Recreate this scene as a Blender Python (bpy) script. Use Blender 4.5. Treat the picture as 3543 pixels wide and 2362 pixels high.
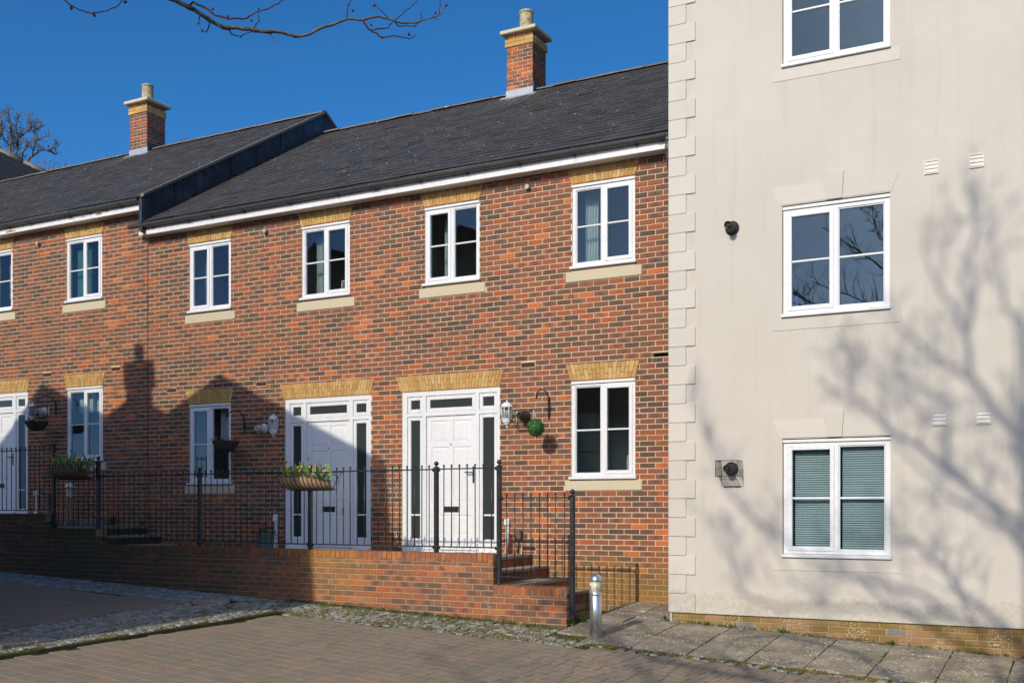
import bpy, bmesh, math, random
from math import sin, cos, pi, radians as R, sqrt, floor, ceil, tan, atan2
from mathutils import Vector, Matrix
random.seed(11)
for o in list(bpy.data.objects): bpy.data.objects.remove(o)
sc = bpy.context.scene
COL = sc.collection
# ------------------------------------------------------------------ camera, sky, sun, exposure
# x runs along the house fronts, y goes into the houses (brick fronts at y = 0), z is up
cam = bpy.data.cameras.new('camera'); camo = bpy.data.objects.new('camera', cam); COL.objects.link(camo)
camo.location = (0, -13.64, 1.267); camo.rotation_euler = (R(90), 0, R(28.3))
cam.sensor_width = 36; cam.lens = 38.13; cam.shift_y = 0.1626; cam.clip_end = 600; cam.clip_start = 0.05
sc.camera = camo
SUN_EL, SUN_AZ = R(28), R(3.2)
w = bpy.data.worlds.new('World'); sc.world = w; w.use_nodes = True
wn = w.node_tree.nodes; wl = w.node_tree.links
bg = wn['Background']
sky = wn.new('ShaderNodeTexSky'); sky.sky_type = 'NISHITA'; sky.sun_disc = False
sky.sun_elevation = SUN_EL; sky.sun_rotation = pi - SUN_AZ
sky.altitude = 150; sky.air_density = 0.42; sky.dust_density = 1.35; sky.ozone_density = 4.5
hs = wn.new('ShaderNodeHueSaturation'); hs.inputs['Hue'].default_value = 0.493; hs.inputs['Saturation'].default_value = 1.21
wl.new(sky.outputs[0], hs.inputs['Color']); wl.new(hs.outputs[0], bg.inputs[0]); bg.inputs[1].default_value = 0.15
sl = bpy.data.lights.new('sun', 'SUN'); sl.energy = 2.35; sl.angle = R(0.53); sl.color = (1.0, 0.92, 0.78)
so = bpy.data.objects.new('sun', sl); COL.objects.link(so)
so.rotation_euler = (R(90) - SUN_EL, 0, -SUN_AZ)
sc.view_settings.view_transform = 'Standard'; sc.view_settings.look = 'None'
sc.view_settings.exposure = 0.48; sc.view_settings.gamma = 1.0

# ------------------------------------------------------------------ helpers
WL = {}                                                   # world location of every object
def link(o, parent=None, loc=(0, 0, 0)):
    COL.objects.link(o); o.location = loc; WL[o.name] = Vector(loc)
    if parent is not None:
        o.parent = parent; o.matrix_parent_inverse = Matrix.Translation(-WL[parent.name])
    return o
def tag(o, label=None, cat=None, group=None, kind=None):
    if label: o['label'] = label
    if cat: o['category'] = cat
    if group: o['group'] = group
    if kind: o['kind'] = kind
    return o
def thing(name, label, cat, loc=(0, 0, 0), group=None):
    return tag(link(bpy.data.objects.new(name, None), None, loc), label, cat, group)

class MB:
    def __init__(s): s.v = []; s.f = []; s.sm = []
    def add(s, vs, fs, smooth=False):
        b = len(s.v); s.v += [tuple(p) for p in vs]; s.f += [tuple(i + b for i in f) for f in fs]; s.sm += [smooth] * len(fs)
        return s
    def quad(s, a, b, c, d): return s.add([a, b, c, d], [(0, 1, 2, 3)])
    def box(s, x0, x1, y0, y1, z0, z1):
        v = [(x0, y0, z0), (x1, y0, z0), (x1, y1, z0), (x0, y1, z0), (x0, y0, z1), (x1, y0, z1), (x1, y1, z1), (x0, y1, z1)]
        return s.add(v, [(0, 3, 2, 1), (4, 5, 6, 7), (0, 1, 5, 4), (1, 2, 6, 5), (2, 3, 7, 6), (3, 0, 4, 7)])
    def bbox(s, x0, x1, y0, y1, z0, z1, b=0.006):          # box with its edges taken off
        x0, x1 = sorted((x0, x1)); y0, y1 = sorted((y0, y1)); z0, z1 = sorted((z0, z1))
        b = min(b, (x1 - x0) * .45, (y1 - y0) * .45, (z1 - z0) * .45)
        bm = bmesh.new(); bmesh.ops.create_cube(bm, size=1)
        for q in bm.verts: q.co = Vector(((x0 + x1) / 2 + q.co.x * (x1 - x0), (y0 + y1) / 2 + q.co.y * (y1 - y0), (z0 + z1) / 2 + q.co.z * (z1 - z0)))
        bmesh.ops.bevel(bm, geom=bm.edges[:], offset=b, segments=1, affect='EDGES')
        bm.verts.index_update()
        s.add([q.co[:] for q in bm.verts], [[q.index for q in f.verts] for f in bm.faces]); bm.free(); return s
    def prism(s, poly, y0, y1):                            # polygon in x,z pushed from y0 to y1 (given anticlockwise seen from -y)
        n = len(poly)
        v = [(x, y0, z) for x, z in poly] + [(x, y1, z) for x, z in poly]
        f = [tuple(range(n)), tuple(range(2 * n - 1, n - 1, -1))] + [(i, i + n, (i + 1) % n + n, (i + 1) % n) for i in range(n)]
        return s.add(v, f)
    def xprism(s, poly, x0, x1):                           # polygon in y,z pushed along x
        n = len(poly)
        v = [(x0, y, z) for y, z in poly] + [(x1, y, z) for y, z in poly]
        f = [tuple(range(n)), tuple(range(2 * n - 1, n - 1, -1))] + [(i, i + n, (i + 1) % n + n, (i + 1) % n) for i in range(n)]
        return s.add(v, f)
    def tube(s, path, r, n=8, caps=True):
        path = [Vector(p) for p in path]; m = len(path)
        rs = r if isinstance(r, (list, tuple)) else [r] * m
        up = Vector((0, 0, 1)); rings = []; pa = None
        for i, p in enumerate(path):
            t = (path[min(i + 1, m - 1)] - path[max(i - 1, 0)])
            if t.length < 1e-9: t = Vector((0, 0, 1))
            t.normalize()
            if pa is None: pa = t.cross(up if abs(t.z) < .95 else Vector((1, 0, 0))).normalized()
            else:
                pa = pa - t * pa.dot(t)
                pa = pa.normalized() if pa.length > 1e-6 else t.orthogonal().normalized()
            q = t.cross(pa)
            rings.append([p + (pa * cos(2 * pi * k / n) + q * sin(2 * pi * k / n)) * rs[i] for k in range(n)])
        v = [x for rg in rings for x in rg]; f = []
        for i in range(m - 1):
            for k in range(n):
                a = i * n + k; b = i * n + (k + 1) % n
                f.append((a, b, b + n, a + n))
        if caps: f.append(tuple(range(n))[::-1]); f.append(tuple((m - 1) * n + k for k in range(n)))
        return s.add(v, f, True)
    def lathe(s, prof, c=(0, 0, 0), n=20, axis='z'):
        v = []; f = []; m = len(prof)
        for r, h in prof:
            for k in range(n):
                a = 2 * pi * k / n; p = (r * cos(a), r * sin(a), h)
                if axis == 'y': p = (r * cos(a), -h, r * sin(a))
                v.append((c[0] + p[0], c[1] + p[1], c[2] + p[2]))
        for i in range(m - 1):
            for k in range(n): f.append((i * n + k, i * n + (k + 1) % n, (i + 1) * n + (k + 1) % n, (i + 1) * n + k))
        f.append(tuple(range(n))[::-1]); f.append(tuple((m - 1) * n + k for k in range(n)))
        return s.add(v, f, True)
    def ball(s, c, r, n=12, m=8, sq=(1, 1, 1)):
        v = []; f = []
        for i in range(m + 1):
            a = -pi / 2 + pi * i / m
            for k in range(n): b = 2 * pi * k / n; v.append((c[0] + r * sq[0] * cos(a) * cos(b), c[1] + r * sq[1] * cos(a) * sin(b), c[2] + r * sq[2] * sin(a)))
        for i in range(m):
            for k in range(n): f.append((i * n + k, i * n + (k + 1) % n, (i + 1) * n + (k + 1) % n, (i + 1) * n + k))
        return s.add(v, f, True)
    def mesh(s, name, m=None):
        me = bpy.data.meshes.new(name); me.from_pydata(s.v, [], s.f)
        me.polygons.foreach_set('use_smooth', s.sm)
        if m is not None: me.materials.append(m)
        me.update(); return me
    def build(s, name, m, parent=None, loc=(0, 0, 0)):     # vertices are in world space when loc is left at the origin
        o = bpy.data.objects.new(name, s.mesh(name, m))
        return link(o, parent, loc)
def inst(name, me, parent, loc, rot=None, scale=None):
    o = bpy.data.objects.new(name, me); link(o, parent, loc)
    if rot is not None: o.rotation_euler = rot
    if scale is not None: o.scale = scale
    return o
rnd = random.uniform

# ------------------------------------------------------------------ materials
class NT:
    def __init__(s, name):
        s.m = bpy.data.materials.new(name); s.m.use_nodes = True
        s.t = s.m.node_tree; s.n = s.t.nodes; s.p = s.n['Principled BSDF']; s.out = s.n['Material Output']
    def new(s, ty, **k):
        q = s.n.new(ty)
        for a, b in k.items(): setattr(q, a, b)
        return q
    def set(s, sock, v):
        if isinstance(v, bpy.types.NodeSocket): s.t.links.new(v, sock)
        elif isinstance(v, (tuple, list)) and len(v) == 3 and sock.type == 'RGBA': sock.default_value = (*v, 1)
        else: sock.default_value = v
    def pos(s):
        if not hasattr(s, '_g'): s._g = s.new('ShaderNodeNewGeometry')
        return s._g.outputs['Position']
    def geo(s, n): s.pos(); return s._g.outputs[n]
    def xyz(s, v):
        q = s.new('ShaderNodeSeparateXYZ'); s.set(q.inputs[0], v); return q.outputs
    def comb(s, x, y, z):
        q = s.new('ShaderNodeCombineXYZ')
        for i, a in enumerate((x, y, z)): s.set(q.inputs[i], a)
        return q.outputs[0]
    def math(s, op, a, b=0.0, c=None, clamp=False):
        q = s.new('ShaderNodeMath', operation=op, use_clamp=clamp)
        s.set(q.inputs[0], a); s.set(q.inputs[1], b)
        if c is not None: s.set(q.inputs[2], c)
        return q.outputs[0]
    def noise(s, scale, detail=4, rough=.6, vec=None, dist=0):
        q = s.new('ShaderNodeTexNoise'); s.set(q.inputs['Vector'], vec if vec is not None else s.pos())
        q.inputs['Scale'].default_value = scale; q.inputs['Detail'].default_value = detail; q.inputs['Roughness'].default_value = rough; q.inputs['Distortion'].default_value = dist
        return q.outputs[0]
    def voro(s, scale, vec=None, feat='F1'):
        q = s.new('ShaderNodeTexVoronoi', feature=feat); s.set(q.inputs['Vector'], vec if vec is not None else s.pos()); q.inputs['Scale'].default_value = scale
        return q.outputs
    def stretch(s, v, sc):
        q = s.new('ShaderNodeVectorMath', operation='MULTIPLY'); s.set(q.inputs[0], v); q.inputs[1].default_value = sc; return q.outputs[0]
    def ramp(s, fac, stops, interp='LINEAR'):
        q = s.new('ShaderNodeValToRGB'); q.color_ramp.interpolation = interp
        e = q.color_ramp.elements
        while len(e) < len(stops): e.new(.5)
        for i, (p, c) in enumerate(stops):
            e[i].position = p; c = (c, c, c) if isinstance(c, (int, float)) else c; e[i].color = (*c, 1)
        s.set(q.inputs[0], fac); return q.outputs[0]
    def mix(s, fac, a, b, mode='MIX'):
        q = s.new('ShaderNodeMix', data_type='RGBA', blend_type=mode); s.set(q.inputs[0], fac); s.set(q.inputs[6], a); s.set(q.inputs[7], b); return q.outputs[2]
    def isl(s):                                            # one random number for each separate piece
        oi = s.new('ShaderNodeObjectInfo')
        return s.math('FRACT', s.math('ADD', s.geo('Random Per Island'), s.math('MULTIPLY', oi.outputs['Random'], 7.31)))
    def wn(s, v, dim='3D'):
        q = s.new('ShaderNodeTexWhiteNoise', noise_dimensions=dim); s.set(q.inputs['Vector' if dim != '1D' else 'W'], v); return q.outputs
    def bump(s, h, strength=.3, dist=.01):
        q = s.new('ShaderNodeBump'); q.inputs['Strength'].default_value = strength; q.inputs['Distance'].default_value = dist
        s.set(q.inputs['Height'], h); s.set(s.p.inputs['Normal'], q.outputs[0]); return q
    def done(s, col=None, rough=None, metal=None, spec=None):
        if col is not None: s.set(s.p.inputs['Base Color'], col)
        if rough is not None: s.set(s.p.inputs['Roughness'], rough)
        if metal is not None: s.set(s.p.inputs['Metallic'], metal)
        if spec is not None: s.set(s.p.inputs['Specular IOR Level'], spec)
        return s.m
def simple(name, col, rough=.5, metal=0, var=.12, scale=9, bump=0, bscale=60, spec=None, dirt=None):
    t = NT(name); n = t.noise(scale, 5, .65)
    c = t.mix(t.ramp(n, [(.3, 0), (.7, 1)]), tuple(x * (1 - var) for x in col), tuple(min(1, x * (1 + var)) for x in col))
    if dirt: c = t.mix(t.math('MULTIPLY', t.ramp(t.noise(dirt[1], 6, .7), [(.5, 0), (.68, 1)]), dirt[2]), c, dirt[0])
    if bump: t.bump(t.noise(bscale, 4), bump, .004)
    return t.done(c, t.math('ADD', rough - .08, t.math('MULTIPLY', n, .16)), metal, spec)

CW, CH, ZP = .225, .074, .024                              # brick length and course height with their joints
def brick_mat(name, cw=CW, ch=CH, zp=ZP, stag=True, stops=None, patch=.55, algae=None, eff=0.0, orange=.5):
    t = NT(name); P = t.xyz(t.pos()); N = t.xyz(t.geo('True Normal'))
    side = t.math('GREATER_THAN', t.math('ABSOLUTE', N[0]), .7)
    h = t.math('ADD', t.math('MULTIPLY', P[0], t.math('SUBTRACT', 1.0, side)), t.math('MULTIPLY', P[1], side))
    rowf = t.math('DIVIDE', t.math('SUBTRACT', P[2], zp), ch); row = t.math('FLOOR', rowf)
    off = t.math('MULTIPLY', t.math('FLOORED_MODULO', row, 2.0), .5 if stag else 0.0)
    cf = t.math('ADD', t.math('DIVIDE', h, cw), off); col = t.math('FLOOR', cf)
    lx = t.math('ABSOLUTE', t.math('SUBTRACT', t.math('FRACT', cf), .5)); lz = t.math('ABSOLUTE', t.math('SUBTRACT', t.math('FRACT', rowf), .5))
    wv = t.wn(t.comb(col, row, side)); rv = t.xyz(wv[1])
    bat = t.math('ADD', t.math('MULTIPLY', t.noise(.55, 3, .55), 1.1), -.55)
    base = t.ramp(t.math('ADD', rv[0], t.math('MULTIPLY', bat, .75), clamp=True), stops)
    n1 = t.noise(38, 5, .65); n2 = t.noise(11, 4, .6)
    base = t.mix(t.ramp(n1, [(.25, .72), (.75, 1.22)]), (0, 0, 0), base, 'MIX')
    # smoky grey kiss mark in the middle of many bricks, redder ends
    d = t.math('ADD', t.math('ADD', t.math('MULTIPLY', lx, 2.0), t.math('MULTIPLY', lz, .7)), t.math('MULTIPLY', t.math('SUBTRACT', n2, .5), 1.5))
    pm = t.math('MULTIPLY', t.ramp(d, [(.36, 1), (.78, 0)]), t.ramp(rv[1], [(1 - patch - .12, 0), (1 - patch + .12, 1)]))
    base = t.mix(t.math('MULTIPLY', pm, .72), base, (.10, .078, .064))
    edge = t.math('MULTIPLY', t.ramp(t.math('ADD', lx, t.math('MULTIPLY', t.math('SUBTRACT', n2, .5), .3)), [(.37, 0), (.43, 1)]), t.ramp(rv[2], [(.55, 0), (.7, 1)]))
    base = t.mix(t.math('MULTIPLY', edge, .55), base, (.36, .105, .05))
    sp = t.math('MULTIPLY', t.math('LESS_THAN', t.voro(95)[0], .26), t.ramp(t.noise(14, 2), [(.5, 0), (.6, 1)]))
    base = t.mix(t.math('MULTIPLY', sp, .65), base, (.04, .03, .03))
    if eff:
        em = t.math('MULTIPLY', t.ramp(t.noise(3.1, 5, .72), [(.6, 0), (.75, 1)]), eff)
        base = t.mix(em, base, (.52, .40, .34))
    if algae: base = algae(t, P, base)
    t.bump(t.math('ADD', t.math('MULTIPLY', n1, .6), t.noise(130, 3)), .35, .003)
    return t.done(base, .88, 0, .25)
RED = [(0, (.105, .066, .048)), (.18, (.16, .084, .053)), (.42, (.23, .098, .056)), (.66, (.285, .104, .053)), (.84, (.335, .104, .047)), (.95, (.40, .10, .036)), (1, (.53, .16, .05))]
REDL = [(0, (.13, .08, .055)), (.2, (.21, .10, .06)), (.45, (.29, .12, .062)), (.7, (.36, .12, .052)), (.9, (.42, .12, .042)), (1, (.47, .17, .055))]
def algae_house(t, P, base):
    z = t.math('ADD', P[2], t.math('MULTIPLY', t.math('SUBTRACT', t.noise(2.2, 4), .5), .9))
    m = t.math('MULTIPLY', t.ramp(z, [(.22, 1), (.7, 0)]), t.ramp(t.math('ADD', t.math('MULTIPLY', P[0], .5), t.math('MULTIPLY', t.noise(3.3, 3), .5)), [(0, .62), (1, .62)]))
    return t.mix(m, base, t.mix(t.noise(9, 3), (.19, .115, .03), (.36, .21, .045)))
def algae_low(t, P, base):                                 # moss on the terrace wall, and a left part mixed darker
    a = t.math('ADD', P[0], t.math('MULTIPLY', t.math('SUBTRACT', t.noise(3, 4), .5), 1.6))
    m1 = t.math('MULTIPLY', t.ramp(t.math('ABSOLUTE', t.math('ADD', a, 9.1)), [(.1, 1), (.8, 0)]), t.ramp(P[2], [(.0, .15), (.5, .85)]))
    c = t.mix(t.math('MULTIPLY', m1, .7), base, (.40, .20, .035))
    m2 = t.math('MULTIPLY', t.ramp(t.math('ABSOLUTE', t.math('ADD', a, 14.1)), [(.25, 1), (.9, 0)]), .85)
    c = t.mix(m2, c, (.10, .105, .03))
    mo = t.math('MULTIPLY', t.ramp(t.noise(17, 5, .75), [(.52, 0), (.6, 1)]), t.math('MULTIPLY', t.ramp(t.math('ABSOLUTE', t.math('ADD', P[0], 9.75)), [(.25, 1), (.8, 0)]), t.ramp(P[2], [(.28, 0), (.62, 1)])))
    c = t.mix(mo, c, (.035, .03, .012))
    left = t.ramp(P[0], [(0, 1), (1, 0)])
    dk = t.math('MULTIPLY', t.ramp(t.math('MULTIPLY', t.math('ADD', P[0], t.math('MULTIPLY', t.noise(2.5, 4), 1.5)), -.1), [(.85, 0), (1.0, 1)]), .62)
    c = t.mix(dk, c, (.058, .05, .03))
    foot = t.math('MULTIPLY', t.ramp(t.math('ADD', t.math('ADD', P[2], t.math('MULTIPLY', P[0], .0395)), t.math('MULTIPLY', t.noise(4, 3), .14)), [(0.0, 0), (1, 0)]), 1)
    return c
M = {}
M['brick'] = brick_mat('red_brick', stops=RED, algae=algae_house, eff=.25, patch=.36)
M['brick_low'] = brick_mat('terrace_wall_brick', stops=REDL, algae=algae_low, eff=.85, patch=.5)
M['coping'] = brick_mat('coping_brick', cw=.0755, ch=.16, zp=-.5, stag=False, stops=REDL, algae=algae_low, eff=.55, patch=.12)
M['chim'] = brick_mat('chimney_brick', stops=RED, patch=.35)
def yellow():
    t = NT('yellow_brick'); r = t.isl(); n = t.noise(26, 5, .7); n2 = t.noise(7, 3)
    c = t.ramp(r, [(0, (.42, .24, .075)), (.3, (.50, .29, .09)), (.6, (.55, .34, .12)), (.85, (.60, .40, .17)), (1, (.47, .25, .07))])
    c = t.mix(t.ramp(n, [(.3, .25), (.7, 0)]), c, (.30, .17, .05)); c = t.mix(t.ramp(n2, [(.55, 0), (.75, .35)]), c, (.62, .47, .24))
    t.bump(n, .3, .003); return t.done(c, .85, 0, .25)
M['yellow'] = yellow()
def plinth():
    t = NT('buff_plinth_brick'); r = t.isl(); P = t.xyz(t.pos()); n = t.noise(20, 5, .7)
    c = t.ramp(r, [(0, (.22, .13, .05)), (.35, (.30, .18, .075)), (.7, (.33, .18, .095)), (1, (.35, .23, .095))])
    c = t.mix(t.ramp(t.noise(3.5, 4), [(.42, 0), (.62, .75)]), c, (.19, .13, .03))
    li = t.math('MULTIPLY', t.math('LESS_THAN', t.voro(42)[0], .3), t.ramp(t.noise(3, 3), [(.5, 0), (.62, 1)]))
    c = t.mix(t.math('MULTIPLY', li, .8), c, (.62, .58, .44))
    t.bump(n, .35, .003); return t.done(c, .9, 0, .2)
M['plinth'] = plinth()
def mortar(name, a, b, dark=None):
    t = NT(name); n = t.noise(24, 5, .7); P = t.xyz(t.pos())
    c = t.mix(n, a, b); c = t.mix(t.ramp(t.noise(1.7, 4), [(.5, 0), (.72, .4)]), c, tuple(x * .6 for x in a))
    if dark: c = dark(t, P, c)
    t.bump(n, .4, .004); return t.done(c, .95, 0, .15)
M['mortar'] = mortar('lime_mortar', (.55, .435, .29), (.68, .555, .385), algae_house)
M['mortar_low'] = mortar('weathered_mortar', (.30, .25, .17), (.44, .36, .25), lambda t, P, c: t.mix(t.math('MULTIPLY', t.math('LESS_THAN', P[0], -9.6), .5), c, (.10, .09, .06)))  # left part of this mortar is mixed darker
M['mortar_y'] = mortar('buff_mortar', (.32, .24, .13), (.42, .32, .19))
def render_mat():
    t = NT('cream_render'); P = t.xyz(t.pos()); n = t.noise(150, 3, .6); b = t.noise(.9, 5, .7); g = t.noise(45, 4, .7)
    c = t.mix(t.ramp(b, [(.35, 0), (.7, 1)]), (.60, .55, .475), (.555, .508, .432))
    c = t.mix(t.ramp(t.noise(2.6, 6, .75), [(.58, 0), (.75, .35)]), c, (.50, .47, .38))
    pits = t.math('MULTIPLY', t.math('LESS_THAN', t.voro(60)[0], .16), t.ramp(t.noise(9, 2), [(.5, 0), (.6, 1)]))
    c = t.mix(t.math('MULTIPLY', pits, .4), c, (.33, .29, .22))
    st = t.math('MULTIPLY', t.ramp(t.math('ADD', P[2], t.math('MULTIPLY', t.noise(4.5, 6, .75), -.45)), [(-.26, 1), (.02, 0)]), t.ramp(t.noise(14, 5, .8), [(.4, 0), (.62, 1)]))
    c = t.mix(t.math('MULTIPLY', st, .38), c, (.33, .29, .15))
    stk = t.noise(1.0, 5, .7, t.stretch(t.pos(), (7.0, 7.0, .35)))
    c = t.mix(t.ramp(stk, [(.52, 0), (.7, .28)]), c, (.45, .41, .32))
    c = t.mix(t.ramp(t.noise(5.5, 5, .7), [(.56, 0), (.7, .16)]), c, (.52, .53, .43))
    t.bump(t.math('ADD', n, t.math('MULTIPLY', g, .8)), .6, .006); return t.done(c, .92, 0, .15)
M['render'] = render_mat()
def quoin_mat(name, a, dirt=.5):
    t = NT(name); P = t.xyz(t.pos()); r = t.isl(); n = t.noise(6, 5, .7); f = t.noise(70, 4)
    c = t.mix(r, a, tuple(x * .93 for x in a)); c = t.mix(t.ramp(n, [(.5, 0), (.75, dirt * .5)]), c, tuple(x * .72 for x in a))
    st = t.math('MULTIPLY', t.ramp(t.math('ADD', P[2], t.math('MULTIPLY', t.noise(9, 6, .8), -.5)), [(-.25, 1), (.02, 0)]), t.ramp(t.noise(22, 5, .8), [(.35, 0), (.62, 1)]))
    c = t.mix(t.math('MULTIPLY', st, .42), c, (.24, .225, .14))
    t.bump(f, .25, .003); return t.done(c, .85, 0, .2)
M['quoin'] = quoin_mat('cast_stone', (.61, .565, .485)); M['sill'] = quoin_mat('buff_sill_stone', (.585, .50, .345), .4)
M['white'] = simple('white_upvc', (.74, .74, .735), .35, 0, .03, 3, 0, 60, .4, ((.42, .41, .37), 22, .3))
M['fascia'] = simple('white_painted_board', (.74, .73, .71), .5, 0, .06, 7, .12, 70, .3, ((.45, .42, .38), 11, .35))
M['wood'] = simple('bare_weathered_wood', (.30, .15, .075), .85, 0, .35, 40)
M['black'] = simple('black_plastic', (.075, .077, .08), .3, 0, .2, 6, 0, 60, .5, ((.07, .07, .065), 9, .5))
M['iron'] = simple('black_painted_iron', (.018, .021, .025), .38, 0, .25, 12, .1, 120, .5, ((.10, .11, .10), 20, .45))
M['dark'] = simple('dark_void', (.012, .011, .01), .9)
M['lead'] = simple('lead_sheet', (.030, .040, .052), .5, .2, .3, 5, .2, 20, .5, ((.10, .12, .15), 3, .5))
M['leadl'] = simple('lead_flashing', (.33, .36, .39), .5, .2, .15, 6, .15, 30, .4)
def slate_mat(name, tones, lich=.8, moss=.5):
    t = NT(name); r = t.isl(); n = t.noise(30, 5, .7); P = t.pos()
    c = t.ramp(r, [(i / (len(tones) - 1), a) for i, a in enumerate(tones)])
    c = t.mix(t.ramp(t.noise(55, 4, .7), [(.35, 0), (.75, .5)]), c, (.10, .085, .066))
    c = t.mix(t.math('MULTIPLY', t.ramp(t.noise(2.2, 6, .75), [(.5, 0), (.68, 1)]), moss), c, (.10, .088, .058))
    v = t.voro(9); v2 = t.voro(31)
    dots = t.math('MULTIPLY', t.math('LESS_THAN', v[0], t.math('MULTIPLY', t.math('POWER', t.noise(13, 2), 2.0), .5)), t.math('GREATER_THAN', t.wn(v[1])[0], .5))
    d2 = t.math('MULTIPLY', t.math('LESS_THAN', v2[0], .2), t.math('GREATER_THAN', t.wn(v2[1])[0], .8))
    c = t.mix(t.math('MULTIPLY', t.math('MAXIMUM', dots, d2), lich), c, (.5, .5, .46))
    if name == 'grey_slate':                               # pale lead run-off below the two chimneys
        X = t.xyz(P); sk = t.noise(1.0, 4, .6, t.stretch(P, (16, .9, .9)))
        for cx_ in (9.6, 19.63):
            a_ = t.math('ADD', X[0], t.math('ADD', t.math('MULTIPLY', t.math('SUBTRACT', 4.45, X[1]), .12), cx_)); msk = t.math('MULTIPLY', t.ramp(t.math('ABSOLUTE', a_), [(.22, 1), (.5, 0)]), t.ramp(t.math('MULTIPLY', X[1], .2), [(.66, 0), (.88, 1)]))
            c = t.mix(t.math('MULTIPLY', msk, t.ramp(sk, [(.42, 0), (.62, .75)])), c, (.17, .18, .19))
    t.bump(n, .3, .004); return t.done(c, .62, 0, .4)
M['slate'] = slate_mat('grey_slate', [(.029, .030, .034), (.04, .04, .044), (.051, .05, .052), (.041, .042, .05), (.06, .054, .048)], .5, .7)
M['ridge'] = slate_mat('lichened_ridge_tile', [(.16, .14, .11), (.20, .175, .135), (.13, .115, .095)], .9, .6)
M['tile'] = slate_mat('brown_roof_tile', [(.045, .038, .03), (.06, .05, .038), (.05, .045, .04)], .4, .7)
def pot():
    t = NT('weathered_chimney_pot'); n = t.noise(14, 6, .75); c = t.ramp(n, [(.3, (.16, .13, .07)), (.5, (.36, .30, .18)), (.7, (.55, .48, .33))])
    l = t.math('LESS_THAN', t.voro(34)[0], .28); c = t.mix(t.math('MULTIPLY', l, t.ramp(t.noise(5, 3), [(.45, 0), (.6, .8)])), c, (.60, .57, .45))
    t.bump(n, .4, .004); return t.done(c, .9, 0, .2)
M['pot'] = pot()
def glass_mat(name, tint, rough=0.0, ior=1.5, wav=.25, obscure=0):
    t = NT(name); t.n.remove(t.p)
    lw_ = t.new('ShaderNodeLayerWeight'); lw_.inputs[0].default_value = .5
    fre = t.math('MULTIPLY_ADD', t.math('POWER', lw_.outputs['Facing'], 5.0), .95, .05)
    gl = t.new('ShaderNodeBsdfGlossy'); gl.inputs['Roughness'].default_value = rough; gl.inputs['Color'].default_value = (.66, .86, 1, 1)
    tr = t.new('ShaderNodeBsdfTransparent'); tr.inputs[0].default_value = (*tint, 1)
    bp = t.new('ShaderNodeBump'); bp.inputs['Strength'].default_value = wav; bp.inputs['Distance'].default_value = .002
    t.set(bp.inputs['Height'], t.noise(2.3, 2, .5)); t.set(gl.inputs['Normal'], bp.outputs[0])
    base = tr.outputs[0]
    if obscure:
        df = t.new('ShaderNodeBsdfDiffuse'); df.inputs[0].default_value = (.045, .055, .052, 1); mx0 = t.new('ShaderNodeMixShader'); mx0.inputs[0].default_value = obscure
        t.set(mx0.inputs[1], tr.outputs[0]); t.set(mx0.inputs[2], df.outputs[0]); base = mx0.outputs[0]
        t.set(bp.inputs['Height'], t.noise(70, 2, .5)); bp.inputs['Strength'].default_value = .5
    mx = t.new('ShaderNodeMixShader'); t.set(mx.inputs[0], t.math('MULTIPLY', fre, .92, clamp=True)); t.set(mx.inputs[1], base); t.set(mx.inputs[2], gl.outputs[0])
    t.t.links.new(mx.outputs[0], t.out.inputs[0]); return t.m
M['glass'] = glass_mat('window_glass', (.80, .86, .865)); M['obscure'] = glass_mat('obscured_glass', (.4, .45, .42), .12, 1.5, .25, .85)
M['lampglass'] = glass_mat('lantern_glass', (.8, .82, .78))
M['room'] = simple('room_wall', (.62, .60, .55), .9, 0, .1, 2); M['roomf'] = simple('room_floor', (.05, .042, .035), .9)
M['curtain'] = simple('pale_curtain', (.50, .52, .47), .9, 0, .1, 6); M['teal'] = simple('teal_curtain', (.10, .24, .22), .9, 0, .15, 5)
M['blind'] = simple('pale_green_blind', (.66, .705, .70), .6, 0, .05, 3)
M['paving'] = None
def paver_mat():
    t = NT('block_paver'); r = t.isl(); n = t.noise(90, 4, .7); m = t.noise(2.2, 5, .7)
    c = t.ramp(r, [(0, (.265, .23, .17)), (.25, (.305, .255, .18)), (.45, (.33, .255, .18)), (.65, (.36, .258, .185)), (.8, (.305, .265, .195)), (1, (.28, .25, .19))])
    c = t.mix(t.ramp(n, [(.3, .35), (.7, 0)]), c, (.13, .105, .08)); c = t.mix(t.ramp(m, [(.4, 0), (.7, .4)]), c, (.20, .16, .115))
    sp = t.math('MULTIPLY', t.math('LESS_THAN', t.voro(75)[0], .13), .5); c = t.mix(sp, c, (.36, .32, .27))
    P = t.xyz(t.pos()); bl = t.math('MULTIPLY', t.math('LESS_THAN', t.voro(17)[0], t.math('MULTIPLY', t.noise(21, 3), .55)), t.ramp(t.math('ADD', t.math('MULTIPLY', P[1], -.16), t.math('MULTIPLY', P[0], -.02)), [(1.14, 0), (1.3, 1)]))
    c = t.mix(t.math('MULTIPLY', bl, .75), c, (.50, .43, .36))
    t.bump(n, .5, .004); return t.done(c, .9, 0, .2)
M['paver'] = paver_mat()
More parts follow.
